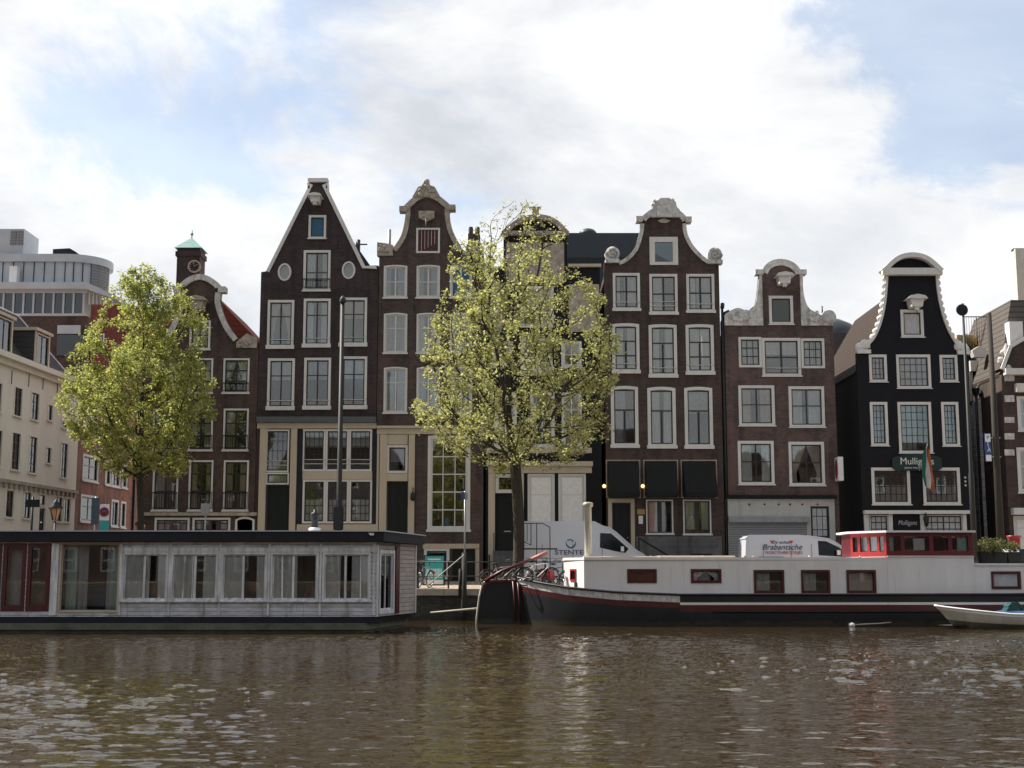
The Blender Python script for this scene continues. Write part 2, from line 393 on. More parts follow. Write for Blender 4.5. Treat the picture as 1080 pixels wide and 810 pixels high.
def wavy(b, x0, x1, z0, z1, y, amp=.04, pitch=.30, lean=0):
    n = max(8, int((x1 - x0) / pitch * 10)); vs = []; fs = []; ph = random.random() * 6
    for i in range(n + 1):
        t = i / n; x = x0 + (x1 - x0) * t
        vs += [(x, y + amp * math.sin(ph + x / pitch * 2 * PI * .9 + math.sin(x * 9)), z1), (x + lean * (1 - 0), y + amp * math.sin(ph + x / pitch * 2 * PI + .5), z0)]
        if i: fs.append((2 * i - 2, 2 * i, 2 * i + 1, 2 * i - 1))
    b.add(vs, fs, True)

# ------------------------------------------------------------------ window
def window(par, s0, z0, s1, z1, cols=2, rows=(.5,), case='white', sash='sash_dark', cw=.11, sw=.06, mw=.035, sillw=.14, cur=None, glass='glass', rail=0, balus=False, top=False, back=.15, name='window', arch=0):
    w = B()
    if arch:
        n = 8; zt = lambda x: z1 - arch * ((x - (s0 + s1) / 2) / ((s1 - s0) / 2)) ** 2
        pts = [(s0, z0), (s1, z0)] + [(s1 + (s0 - s1) * i / n, zt(s1 + (s0 - s1) * i / n)) for i in range(n + 1)]
        ip = [(s0 + cw, z0 + cw), (s1 - cw, z0 + cw)] + [(s1 - cw + (s0 - s1 + 2 * cw) * i / n, zt(s1 - cw + (s0 - s1 + 2 * cw) * i / n) - cw) for i in range(n + 1)]
        w.prism(pts, -.035, .13, [ip])
    else: w.frame(s0, z0, s1, z1, cw, -.035, .13)
    a0, b0, a1, b1 = s0 + cw, z0 + cw, s1 - cw, z1 - cw - (arch * .35)
    o = w.build(name, case, par)
    sb = B(); sb.frame(a0 + .002, b0 + .002, a1 - .002, b1 - .002, sw, .035, .095)
    W, H = a1 - a0, b1 - b0
    cl = cols if isinstance(cols, (list, tuple)) else [i / cols for i in range(1, cols)]
    for i, c in enumerate(cl):
        th = mw * (1.9 if (len(cl) == 1 or (c == .5)) and cols != 4 else 1)
        zt2 = b1 - sw - .003
        if top: zt2 = b1 - H * rows[0] - mw
        sb.box(a0 + W * c - th / 2, a0 + W * c + th / 2, .04, .09, b0 + sw + .003, zt2)
    for r in rows:
        th = mw * 1.3; sb.box(a0 + sw + .003, a1 - sw - .003, .043, .087, b1 - H * r - th / 2, b1 - H * r + th / 2)
    sb.build('sash', sash, o)
    g = B(); g.box(a0 + .02, a1 - .02, .064, .070, b0 + .02, b1 - .02); g.build('pane', glass, o)
    if sillw:
        q = B(); q.box(s0 - .05, s1 + .05, -.10, -.037, z0 - sillw * .25, z0 + sillw * .35); q.build('sill', case, o)
    if rail:
        q = B()
        for k in range(rail):
            z = b0 + .28 + k * .22; q.tube([(s0 + .02, -.06, z), (s1 - .02, -.06, z)], .018, 5)
        q.build('guard_rail', 'white', o)
    if balus:
        q = B(); zt = b0 + balus; q.tube([(s0, -.12, zt), (s1, -.12, zt)], .03, 5); q.tube([(s0, -.12, b0 + .06), (s1, -.12, b0 + .06)], .02, 5)
        k = int((s1 - s0) / .13)
        for i in range(k + 1):
            x = s0 + .02 + (s1 - s0 - .04) * i / k; q.tube([(x, -.12, b0 + .05), (x, -.12, zt)], .014, 4)
        q.build('balustrade', 'metal_dark', o)
    if cur:
        kind, cm = cur[0], {'w': 'curtain', 'a': 'curtain_warm', 't': 'curtain_teal', 'g': 'curtain_grey', 'b': 'blue_cloth'}[cur[1]]
        q = B()
        if kind == 'S':
            k = random.uniform(.26, .42); wavy(q, a0, a0 + W * k, b0, b1, back); wavy(q, a1 - W * random.uniform(.26, .42), a1, b0, b1, back)
        elif kind == 'F':
            g = a0 + W * random.uniform(.3, .7); gp = W * random.choice((.005, .03, .10, .16)); zb2 = b0 + H * random.choice((0, 0, .12)); wavy(q, a0, g - gp, zb2, b1, back); wavy(q, g + gp, a1, zb2, b1, back)
        elif kind == 'L': wavy(q, a0, a0 + W * .55, b0, b1, back)
        elif kind == 'H': wavy(q, a0, a1, b0, b0 + H * .55, back, .02)
        elif kind == 'T':
            wavy(q, a0, a1, b1 - H * .42, b1, back)
        elif kind == 'B': q.box(a0, a1, back, back + .01, b1 - H * random.uniform(.5, .8), b1)
        elif kind == 'W': q.box(a0, a1, back - .1, back - .09, b0, b1)
        elif kind == 'V':   # tied-back pair
            for sd in (0, 1):
                xa = a0 if sd == 0 else a1; dr = 1 if sd == 0 else -1
                vs = []; fs = []
                for i in range(9):
                    t = i / 8; x = xa + dr * W * .5 * t
                    vs += [(x, back + .03 * math.sin(i * 2.2), b1), (xa + dr * W * .16 * t, back + .04 * math.sin(i * 2.2), b0 + H * .25), (xa + dr * W * .2 * t, back + .03 * math.sin(i * 2), b0)]
                    if i: k = 3 * i; fs += [(k - 3, k, k + 1, k - 2), (k - 2, k + 1, k + 2, k - 1)]
                q.add(vs, fs, True)
        if q.v: q.build('curtain', cm, o)
    return o

class House:
    def __init__(s, name, label, Y, xl, xr, base_z, outline, wall, depth=11, cat='house', ang=0, ox=None, ymid=430, group=None):
        if ox is None: ox = WX((xl + xr) / 2, ymid, Y)
        s.F = Fr(ox, Y, base_z, ang)
        s.root = thing(name, label, cat, (ox, Y, base_z), ang, group)
        s.s0 = s.F(xl, ymid)[0]; s.s1 = s.F(xr, ymid)[0]
        s.top = [s.F(*p) for p in outline]
        s.top[0] = (s.s0, s.top[0][1]); s.top[-1] = (s.s1, s.top[-1][1])
        s.holes = []; s.wall = wall; s.depth = depth
    def hole(s, r):
        e = .025; s.holes.append([(r[0] + e, r[1] + e), (r[2] - e, r[1] + e), (r[2] - e, r[3] - e), (r[0] + e, r[3] - e)])
    def win(s, x0, y0, x1, y1, **k):
        r = s.F.rect(x0, y0, x1, y1); s.hole(r); return window(s.root, *r, **k)
    def box(s, name, m, x0, y0, x1, y1, d0=-.06, d1=.02, bevel=0, parent=None):
        r = s.F.rect(x0, y0, x1, y1); b = B(); b.box(r[0], r[2], d0, d1, r[1], r[3]); return b.build(name, m, parent or s.root, bevel)
    def pts(s, l): return [s.F(*p) for p in l]
    def door(s, x0, y0, x1, y1, m='green_dark', panels=3, handle=True):
        r = s.F.rect(x0, y0, x1, y1); r = (r[0], max(r[1], .02), r[2], r[3]); s.hole(r)
        b = B(); b.box(r[0], r[2], .10, .15, r[1], r[3])
        w = r[2] - r[0]; h = r[3] - r[1]
        for i in range(panels):
            z0 = r[1] + .12 + i * (h - .15) / panels; z1 = r[1] + (i + 1) * (h - .15) / panels
            for xx in ((.1, .46), (.54, .9)): b.frame(r[0] + w * xx[0], z0, r[0] + w * xx[1], z1, .03, .08, .097)
        o = b.build('door', m, s.root)
        if handle:
            q = B(); q.box(r[0] + w * .35, r[0] + w * .65, .06, .078, r[1] + h * .42, r[1] + h * .42 + .05); q.build('letter_slot', 'chrome', o)
            q = B(); q.ball((r[0] + w * .86, .05, r[1] + h * .46), .035); q.build('handle', 'chrome', o)
        return o
    def finish(s, eaves=None, ridge=None, roof='tile_brown', setback=.32, base_stone=None, side='same', ext=.25, back_ridge=None):
        b = B(); pts = [(s.s0, -.3)] + s.top + [(s.s1, -.3)]
        b.prism(pts, 0, .3, s.holes)
        ez = s.F(540, eaves)[1] if eaves else min(s.top[0][1], s.top[-1][1]) - .1
        D = s.depth
        b.box(s.s0 + .01, s.s0 + .26, .302, D, -.3, ez); b.box(s.s1 - .26, s.s1 - .01, .302, D, -.3, ez); b.box(s.s0 + .27, s.s1 - .27, D - .25, D - .002, -.3, ez)
        w = b.build('wall', s.wall, s.root)
        # a ceiling slab closes the hollow body
        if ridge:
            rz = s.F(540, ridge)[1]; c = (s.s0 + s.s1) / 2
            q = B(); q.prism([(s.s0 - .03, ez), (s.s1 + .03, ez), (c, rz)], setback, D + .1); s.roof = q.build('roof', roof, s.root)
        else:
            q = B(); q.box(s.s0 + .0, s.s1 - .0, .305, D, ez + .005, ez + .2); s.roof = q.build('roof', roof, s.root)
        # upper floors keep daylight from passing through the empty shell
        if D < 6: return w
        q = B()
        for z in np.arange(3.2, ez - 1, 3.1): q.box(s.s0 + .27, s.s1 - .27, .8, D - .3, z, z + .2)
        q.box(s.s0 + .27, s.s1 - .27, 4.5, 4.6, .1, ez - .05)
        q.build('inner_wall', 'brick_grey', s.root)
        return w
def scroll(b, c, r, y0, y1, flip=1):
    n = 40; pts = []
    for i in range(n):
        t = i / (n - 1); a = t * 2 * PI * 1.7; rr = r * (1 - .72 * t)
        pts.append((c[0] + flip * rr * math.cos(a + PI), c[1] + rr * math.sin(a + PI)))
    b.band(pts, r * .17, y0, y1, side=-flip if flip else 1)
    b.lathe([(0, y0 + .06), (r * .9, y0 + .06), (r * .9, y1)], (c[0], 0, c[1]), 18, 'y')
    b.ball((c[0], (y0 + y1) / 2 - .08, c[1]), (r * .24, .16, r * .24))
def lumps(b, x0, x1, z0, z1, y, n=10, r=.14):
    for i in range(n):
        b.ball((random.uniform(x0, x1), y, random.uniform(z0, z1)), (r * random.uniform(.6, 1.3), r * .6, r * random.uniform(.6, 1.2)), 7, 4, .15)
def hoist(H, px, py, m='white', k=1.0, light=True):
    """little roofed casing round the hoisting beam"""
    x, z = H.F(px, py); b = B()
    b.prism([(x - .22 * k, z - .2 * k), (x + .22 * k, z - .2 * k), (x + .28 * k, z + .12 * k), (x - .28 * k, z + .12 * k)], -.75, -.005)
    b.prism([(x - .42 * k, z + .12 * k), (x + .42 * k, z + .12 * k), (x + .3 * k, z + .24 * k), (x, z + .3 * k), (x - .3 * k, z + .24 * k)], -.9, -.005)
    b.prism([(x - .09, z - .34 * k), (x + .09, z - .34 * k), (x + .11, z - .2 * k), (x - .11, z - .2 * k)], -.7, -.5)
    o = b.build('hoist_beam', m, H.root)
    q = B(); q.tube([(x, -.6, z - .34 * k), (x, -.6, z - .48 * k), (x + .06, -.6, z - .54 * k)], .02, 5); q.build('hook', 'metal_dark', o)
# ================================================================== SETTING
GZ = 1.27       # quay edge
BZ = 1.5        # house base
QY = 55.5
b = B()
b.add([(-400, QY + .5, GZ), (400, QY + .5, GZ), (400, 60.5, GZ + .08), (-400, 60.5, GZ + .08), (-400, 66.2, GZ + .09), (400, 66.2, GZ + .09), (-400, 900, GZ + .09), (400, 900, GZ + .09)],
      [(0, 1, 2, 3), (3, 2, 5, 4), (4, 5, 7, 6)])
M['paving'] = brick('brick_paving', (.34, .28, .22), (.2, .17, .14), var=.25, bw=.2, bh=.1, msize=.01, blotch=.25)
def paving_fix(m, axis=1):
    for l in list(m.node_tree.links):
        if l.to_node.type == 'COMBXYZ' and l.to_socket.name == 'Y':
            sx = l.from_node; m.node_tree.links.remove(l); m.node_tree.links.new(sx.outputs[1], [n for n in m.node_tree.nodes if n.type == 'COMBXYZ'][0].inputs[1])
        elif l.to_node.type == 'COMBXYZ' and l.to_socket.name == 'X':
            cbn = l.to_node; m.node_tree.links.remove(l); m.node_tree.links.new([n for n in m.node_tree.nodes if n.type == 'SEPXYZ'][0].outputs[0], cbn.inputs[0])
paving_fix(M['paving'])
o = b.build('ground', 'paving'); o['kind'] = 'structure'
M['slab'] = brick('pavement_slabs', (.24, .23, .21), (.12, .12, .11), var=.12, bw=.3, bh=.3, msize=.01, blotch=.2); paving_fix(M['slab'])
b = B(); b.box(-18.8, 40, 66.2, 68.99, GZ, BZ); o = b.build('pavement', 'slab'); o['kind'] = 'structure'
b = B(); b.box(-60, 60, 66.03, 66.195, GZ, BZ + .01); o = b.build('kerb', 'stone', bevel=.02); o['kind'] = 'structure'
M['quay'] = brick('old_quay_brick', (.055, .048, .04), (.03, .03, .026), var=.4, bw=.24, bh=.08, blotch=.5)
b = B(); b.box(-400, 400, QY + .02, QY + .6, -2, GZ - .27); o = b.build('quay_wall', 'quay'); tag(o, 'dark brick quay wall rising out of the canal below the street', 'quay wall')
M['coping'] = mat('coping_stone', (.42, .38, .31), .9, .25, 2, .3)
b = B()
for i in range(-50, 51): b.box(i * 1.4, i * 1.4 + 1.385, QY - .06, QY + .5, GZ - .265, GZ + .01)
b.build('coping', 'coping', o, .012)
# ------------------------------------------------------------------ water
def water():
    rng = np.random.default_rng(3)
    ys = np.concatenate([np.linspace(-60, 9, 20)[:-1], 9 * (58.0 / 9) ** np.linspace(0, 1, 620)])
    nx = 840
    tt = np.linspace(-1, 1, nx)
    half = np.maximum(np.abs(ys) * .44 + 10, 60 * (ys < 9))
    X = tt[None, :] * half[:, None]; Y = np.repeat(ys[:, None], nx, 1)
    Z = np.zeros_like(X)
    for i in range(72):
        lam = .14 * (1.0 / .14) ** rng.random()
        th = rng.normal(PI * .5, .5) if i % 3 else rng.uniform(0, 2 * PI)
        k = 2 * PI / lam; amp = .0010 * lam ** 1.0
        ph = rng.uniform(0, 2 * PI)
        w = np.clip(1 + .75 * np.sin(X * .23 + Y * .11 + i * .35) + .6 * np.cos(Y * .21 - X * .13 + i * .5), .12, 2.2)
        Z += amp * w * np.sin(k * (X * math.cos(th) + Y * math.sin(th)) + ph + 1.4 * np.sin(X * .31 * (1 + i % 4) + Y * .27 + i))
    # sparse steep crests where wave trains meet
    S = np.zeros_like(X)
    for i in range(48):
        lam = .12 * (.75 / .12) ** rng.random(); th = rng.normal(PI * .5, .33); k = 2 * PI / lam
        S += lam ** .35 * np.sin(k * (X * math.cos(th) + Y * math.sin(th)) + rng.uniform(0, 2 * PI) + 1.5 * np.sin(X * .37 * (1 + i % 3) + Y * .31 + i))
    S /= S.std(); env_ = np.clip(1.0 + .5 * np.sin(X * .31 + Y * .17 + 1) + .45 * np.sin(Y * .33 - X * .19), .5, 1.6)
    Z += .0085 * env_ * np.clip(S - .25, 0, 3) ** 1.15
    # calmer next to the hulls
    Z *= np.clip((52 - Y) / 14, .3, 1)
    ny = len(ys)
    v = np.stack([X, Y, Z], -1).reshape(-1, 3)
    idx = np.arange(ny * nx).reshape(ny, nx)
    q = np.stack([idx[:-1, :-1], idx[:-1, 1:], idx[1:, 1:], idx[1:, :-1]], -1).reshape(-1, 4)
    me = bpy.data.meshes.new('water'); me.vertices.add(len(v)); me.vertices.foreach_set('co', v.ravel())
    me.loops.add(q.size); me.loops.foreach_set('vertex_index', q.ravel().astype(np.int32)); me.polygons.add(len(q))
    me.polygons.foreach_set('loop_start', np.arange(0, q.size, 4, dtype=np.int32)); me.polygons.foreach_set('use_smooth', np.ones(len(q), bool)); me.update(calc_edges=True)
    m, N, L, bs = nt('canal_water')
    tc = N.new('ShaderNodeTexCoord')
    n0 = N.new('ShaderNodeTexNoise'); n0.inputs['Scale'].default_value = .12; L.new(tc.outputs['Object'], n0.inputs[0])
    r = N.new('ShaderNodeValToRGB'); L.new(n0.outputs[0], r.inputs[0])
    r.color_ramp.elements[0].position = .35; r.color_ramp.elements[0].color = (.028, .017, .007, 1); r.color_ramp.elements[1].position = .65; r.color_ramp.elements[1].color = (.032, .023, .008, 1)
    L.new(r.outputs[0], bs.inputs['Base Color']); bs.inputs['Roughness'].default_value = .015; bs.inputs['IOR'].default_value = 1.33
    h = None
    for sc_, st, mpv in ((3.0, .005, (.6, 2.0, 1)), (20, .0007, (.6, 1.5, 1))):
        mp = N.new('ShaderNodeMapping'); mp.inputs['Scale'].default_value = mpv; L.new(tc.outputs['Object'], mp.inputs[0])
        n = N.new('ShaderNodeTexNoise'); n.inputs['Scale'].default_value = sc_; n.inputs['Detail'].default_value = 3; n.inputs['Distortion'].default_value = .6; L.new(mp.outputs[0], n.inputs[0])
        mu = N.new('ShaderNodeMath'); mu.operation = 'MULTIPLY'; mu.inputs[1].default_value = st; L.new(n.outputs[0], mu.inputs[0])
        if h is None: h = mu
        else:
            ad = N.new('ShaderNodeMath'); L.new(h.outputs[0], ad.inputs[0]); L.new(mu.outputs[0], ad.inputs[1]); h = ad
    # wind-driven crests: flat in between, steep where the noise rises above a level; patchy
    pn = N.new('ShaderNodeTexNoise'); pn.inputs['Scale'].default_value = .16; pn.inputs['Detail'].default_value = 3; pn.inputs['Distortion'].default_value = 1; L.new(tc.outputs['Object'], pn.inputs[0])
    pm = N.new('ShaderNodeMapRange'); L.new(pn.outputs[0], pm.inputs[0]); pm.inputs[1].default_value = .38; pm.inputs[2].default_value = .62; pm.inputs[3].default_value = .3; pm.inputs[4].default_value = 1.4
    for sc_, kk, lo, mpv in ((8.0, .020, .56, (.6, 2.0, 1)),):
        mp = N.new('ShaderNodeMapping'); mp.inputs['Scale'].default_value = mpv; mp.inputs['Rotation'].default_value = (0, 0, .12); L.new(tc.outputs['Object'], mp.inputs[0])
        n = N.new('ShaderNodeTexNoise'); n.inputs['Scale'].default_value = sc_; n.inputs['Detail'].default_value = 2.5; n.inputs['Roughness'].default_value = .55; n.inputs['Distortion'].default_value = .8; L.new(mp.outputs[0], n.inputs[0])
        cr_ = N.new('ShaderNodeMapRange'); L.new(n.outputs[0], cr_.inputs[0]); cr_.inputs[1].default_value = lo; cr_.inputs[2].default_value = lo + .25; cr_.inputs[3].default_value = 0; cr_.inputs[4].default_value = kk
        mu = N.new('ShaderNodeMath'); mu.operation = 'MULTIPLY'; L.new(cr_.outputs[0], mu.inputs[0]); L.new(pm.outputs[0], mu.inputs[1])
        ad = N.new('ShaderNodeMath'); L.new(h.outputs[0], ad.inputs[0]); L.new(mu.outputs[0], ad.inputs[1]); h = ad
    bp = N.new('ShaderNodeBump'); bp.inputs['Strength'].default_value = 1; bp.inputs['Distance'].default_value = 1.0
    L.new(h.outputs[0], bp.inputs['Height']); L.new(bp.outputs[0], bs.inputs['Normal'])
    me.materials.append(m); o = bpy.data.objects.new('water', me); COL.objects.link(o); o['kind'] = 'structure'
water()
b = B(); b.add([(-400, -400, -.9), (400, -400, -.9), (400, 57, -.9), (-400, 57, -.9)], [(0, 1, 2, 3)]); o = b.build('canal_bed', mat('canal_mud', (.03, .022, .012), .9)); o['kind'] = 'structure'

# ================================================================== HOUSES
Y0 = 69.0
GRP = 'old gabled canal houses in a row'
# ---------- 1: brown brick house with curved neck gable and clock behind
H = House('canal_house', 'brown brick house with swooping stone-edged gable and black balcony rails behind the leafy green tree', Y0, 152, 271, BZ,
          [(152, 366)] + spline([(171, 358), (181, 343), (189, 322), (190, 309)], 5) + [(184, 308)] + spline([(191, 299), (201, 292), (211, 289.5), (221, 292), (231, 299)], 4) + [(238, 308), (232, 309)] + spline([(233, 322), (241, 343), (251, 357)], 5) + [(271, 366)], 'brick_brown', group=GRP)
for (x0, y0, x1, y1, bal, cur) in ((161, 485.5, 188, 539, .85, 'Lg'), (199, 485.5, 224.5, 539, .85, 'Sa'), (235.5, 485.5, 262, 539, .85, 'Sa'),
                          (161, 431, 188, 475.5, .7, 'Hg'), (199, 431, 224.5, 475.5, .7, 'Sw'), (235.5, 431, 262, 475.5, .7, 'La'),
                          (161, 378, 188, 415, .45, 'Sw'), (199, 378, 224.5, 415, .45, 'Sw'), (235.5, 378, 263, 415, .45, 'Vw')):
    H.win(x0, y0, x1, y1, cols=2, rows=(.25, .62) if y0 > 480 else (.33, .66), cw=.09, balus=bal, cur=cur, mw=.05)
H.win(200, 338, 222, 369, cols=2, rows=(.5,), cur='Fg')
H.box('cornice', 'stone', 152, 540.5, 271, 544, -.14, -.004)
H.win(163, 546, 200, 562, cols=4, rows=(.3,), cur='Sw', sillw=0); H.win(203, 546, 243, 562, cols=4, rows=(.3,), cur='Sw', sillw=0); H.win(248, 545, 268.5, 563, cols=2, rows=(.5,), cur=None, sillw=0, arch=.15)
H.box('plinth', 'cream', 152, 564, 271, 617, -.05, -.004)
b = B(); T = H.pts(spline([(171, 358), (181, 343), (189, 322), (190, 309)], 5)); b.band(T, .28, -.12, .35); b.build('gable_trim', 'white_stone', H.root); b = B()
T = H.pts(spline([(233, 309), (233, 322), (241, 343), (251, 357)], 5)); b.band(T, .28, -.12, .35)
T = H.pts(spline([(190, 303), (191, 299), (201, 292), (211, 289.5), (221, 292), (231, 299), (233, 303)], 4)); b.band(T, .3, -.15, .36)
for a, c in (((184, 303), (191, 309)), ((231, 303), (238.6, 309))):
    p, q = H.F(*a), H.F(*c); b.box(p[0], q[0], -.25, .36, q[1], p[1])
b.build('gable_trim', 'white_stone', H.root)
b = B()
for a, c in (((152, 352), (172, 367)), ((250, 352), (271, 367))):
    p, q = H.F(*a), H.F(*c); b.prism([(p[0], q[1]), (q[0], q[1]), (q[0], p[1] - .25), ((p[0] + q[0]) / 2, p[1]), (p[0], p[1] - .45)], -.1, .33); lumps(b, p[0] + .15, q[0] - .15, q[1] + .1, p[1] - .35, -.1, 9, .12); b.build('shoulder_stone', 'stone', H.root); b = B()
hoist(H, 210, 323, 'stone', 1.4)
H.finish(eaves=362, ridge=300, roof='tile_red', setback=1.0)
H1root = H.root

# ---------- 2: spout gable
H = House('canal_house', 'dark plum brick house with a pointed gable, straight white edging and two oval windows', Y0, 271.5, 397, BZ,
          [(271.5, 287), (281, 286), (327, 194), (325.5, 192), (326, 189), (345, 189), (345, 192), (343.5, 194), (385.5, 281), (397, 280)], 'brick_plum', group=GRP)
H.win(325.5, 227, 344, 252, cols=1, rows=(), cw=.12, cur='Wb', sillw=.1)
H.win(320, 264, 348.5, 307, cols=2, rows=(.55,), cw=.13, cur='Sw', balus=.5)
for cx, cy in ((300.2, 287), (367.7, 285)):
    x, z = H.F(cx, cy); rx, rz = .36, .48
    el = lambda k: [(x + (rx - k) * math.cos(2 * PI * i / 20), z + (rz - k) * math.sin(2 * PI * i / 20)) for i in range(20)]
    H.holes.append(el(.05)); b = B(); b.prism(el(0), -.04, .1, [el(.09)]); o = b.build('window', 'white', H.root)
    b = B(); b.prism(el(.085), .05, .056); b.build('pane', 'glass', o)
    b = B(); b.box(x - rx, x + rx, .25, .26, z - rz, z + rz); b.build('curtain', 'curtain_grey', o)
for (x0, y0, x1, y1, c) in ((282, 316.5, 310, 366.4, 'Va'), (320, 315, 348.5, 365, 'Sw'), (358.5, 314, 387, 364, 'Ta'),
                            (282, 378, 310.6, 431, 'Tw'), (320.5, 377.4, 348.8, 430.5, 'Tg'), (359, 376, 387, 430, 'Tw')):
    H.win(x0, y0, x1, y1, cols=2, rows=(.33,), cur=c, rail=1, cw=.13, sillw=.35)
H.box('cornice', 'cornice_grey', 271.6, 440, 397, 446, -.32, -.004); H.box('fascia', 'cream', 271.6, 446.2, 397, 452, -.10, -.004)
for x0, x1 in ((272.5, 280), (305.3, 312), (392.9 + 6.3, 397)): H.box('pilaster', 'cream', x0, 452.2, x1, 617, -.09, -.004)
H.box('shutter', 'navy', 312.8, 453.5, 318.8, 551, -.07, -.004); H.box('shutter', 'navy', 392.9, 453.5, 398.8, 551, -.07, -.004)
for y0, y1, n in ((452.7, 497, 1), (506, 552, 2)):
    for i in range(3):
        x0 = 319 + i * 24.5
        H.win(x0, y0, x0 + 24.3, y1, cols=4, rows=(.2, .4, .6, .8), cw=.1, mw=.02, cur='Tw' if n == 1 else 'Hw', rail=2 if n == 1 else 0, sillw=0)
H.box('spandrel', 'cream', 319.2, 497.2, 392.6, 505.8, -.06, -.004)
H.win(280.4, 453, 304.9, 498, cols=4, rows=(.25, .5, .75), cw=.08, mw=.02, rail=2, sillw=0); H.win(280.4, 498.5, 304.9, 511, cols=1, rows=(), cw=.08, sillw=0, cur='Fg')
H.door(280.8, 512, 304.6, 614)
H.box('plinth', 'cream', 312.5, 553, 398, 617, -.07, -.004)
b = B(); b.band(H.pts([(281, 286), (327, 194)]), .17, -.1, .36); b.band(H.pts([(343.5, 194), (385.5, 281), (397, 280)]), .2, -.1, .36)
p, q = H.F(325, 188.6), H.F(346, 192.5); b.box(p[0], q[0], -.16, .4, q[1], p[1]); b.band(H.pts([(326.6, 193), (326.9, 199)]), .12, -.1, .37); b.band(H.pts([(344, 193), (343.9, 199)]), .12, -.1, .37, side=-1)
b.build('gable_trim', 'white', H.root)
hoist(H, 334, 213, 'white', .95)
H.finish(eaves=292, ridge=206, roof='tile_slate', setback=.6)
b = B(); x, z = H.F(375, 250); b.tube([(x, 1.2, z - 1.5), (x, 1.2, z + .15)], .12, 8); b.tube([(x - .1, 1.2, z - .1), (x + .5, 1.2, z - .1)], .04, 6); b.build('vent_pipe', 'metal_dark', H.root)

# ---------- 3: bell gable, white sashes
arch3 = spline([(429, 215), (439, 206.5), (450, 203), (462, 206.5), (473, 215)], 4)
cl3 = spline([(414, 263), (423, 249), (427, 233), (428, 220)], 5); cr3 = spline([(474, 220), (475, 233), (479, 247), (488, 263)], 5)
H = House('canal_house', 'grey-brown brick house with bell gable, white window sashes and a dark red attic shutter', Y0, 397.6, 510, BZ,
          [(397.6, 268)] + [(410, 268)] + cl3 + arch3 + cr3 + [(495, 268), (510, 268)], 'brick_dark', group=GRP)
for i, (x0, x1) in enumerate(((404.7, 429.5), (439.3, 464), (474.5, 498))):
    H.win(x0, 279.5, x1, 314.6, cols=2, rows=(.5,), sash='white', cw=.09, cur='Sg' if i < 2 else 'Wb', arch=.06, sillw=.15)
    H.win(x0, 330, x1, 373, cols=2, rows=(.36,), sash='white', cw=.09, cur='Fg' if i != 1 else 'Sw', arch=.06)
    H.win(x0, 387, x1, 436, cols=2, rows=(.32,), sash='white', cw=.09, cur='Sw', arch=.06)
    for k in (0, 1):
        x = H.F(434.3 if k == 0 else 469.2, 300)[0]
    H.box('shutter_hook', 'metal_dark', x0 - 2.6, 320, x0 - 1.8, 328, -.03, -.004)
r = H.F.rect(439, 240.5, 464, 267); H.hole(r); b = B(); b.frame(r[0], r[1], r[2], r[3], .1, -.05, .12); o = b.build('attic_shutter', 'white', H.root)
b = B()
for i in range(6):
    w = (r[2] - r[0] - .2) / 6; b.box(r[0] + .1 + i * w + .004, r[0] + .1 + (i + 1) * w - .004, .0, .05, r[1] + .1, r[3] - .1)
b.build('panel', 'shutter_red', o)
x, z = H.F(450, 228); b = B(); b.prism([(x - .42, z + .25), (x - .42, z - .12), (x, z - .32), (x + .42, z - .12), (x + .42, z + .25)], -.2, -.004); lumps(b, x - .35, x + .35, z - .15, z + .15, -.2, 8, .1); b.tube([(x, -.1, z - .3), (x, -.6, z - .35), (x, -.6, z - .7)], .025, 5); b.build('carved_stone', 'stone', H.root)
b = B(); b.band(H.pts(cl3), .26, -.1, .36); b.band(H.pts(cr3), .26, -.1, .36); b.band(H.pts([(424, 220)] + arch3 + [(478, 220)]), .3, -.16, .38)
for a, c in (((421.5, 218.5), (429, 224)), ((473, 217), (480.5, 222.5))):
    p, q = H.F(*a), H.F(*c); b.box(p[0], q[0], -.26, .36, q[1], p[1])
b.build('gable_trim', 'stone', H.root)
b = B(); x, z = H.F(450, 203); b.prism([(x - .75, z - .3), (x + .75, z - .3), (x + .45, z + .25), (x + .2, z + .35), (x + .12, z + .6), (x - .12, z + .6), (x - .2, z + .35), (x - .45, z + .25)], -.2, .3); lumps(b, x - .4, x + .4, z - .2, z + .3, -.2, 12, .13); b.ball((x, .05, z + .62), .16)
b.build('crest', 'stone', H.root)
b = B()
for sg, (a, c) in ((1, ((398, 256), (414.5, 270))), (-1, ((492, 258), (510, 270)))):
    p, q = H.F(*a), H.F(*c); b.prism([(p[0], q[1]), (q[0], q[1]), (q[0], p[1] - .15), ((p[0] + q[0]) / 2, p[1] - .05), (p[0], p[1])], -.12, .33); lumps(b, p[0] + .12, q[0] - .12, q[1] + .1, p[1] - .15, -.12, 12, .12); b.build('shoulder_stone', 'stone', H.root); b = B()
H.box('cornice', 'cream', 397.8, 449.5, 511, 452, -.28, -.004); H.box('fascia', 'cream', 397.8, 452.2, 511, 458, -.12, -.004)
for x0, x1 in ((400, 407.6), (430.4, 437)): H.box('pilaster', 'cream', x0, 458.4, x1, 617, -.12, -.004)
H.box('lintel', 'cream', 407.9, 458.4, 430, 469, -.07, -.004); H.win(408, 469.5, 430, 499, cols=1, rows=(), cw=.12, sillw=0, cur='Bg'); H.box('transom', 'cream', 407.9, 499.5, 430, 507.5, -.1, -.004)
H.door(408.4, 508, 429.6, 612)
H.win(451, 459.5, 496, 560, cols=3, rows=(.2, .4, .6, .8), sash='white', cw=.17, sw=.08, mw=.045, cur=None, sillw=.2)
q = B(); r = H.F.rect(466, 545, 474, 556); q.lathe([(0, 0), (.24, 0), (.2, .35), (.06, .5)], ((r[0] + r[2]) / 2, .5, r[1]), 12); q.build('blue_vase', mat('blue_glaze', (.02, .35, .75), .3), H.root)
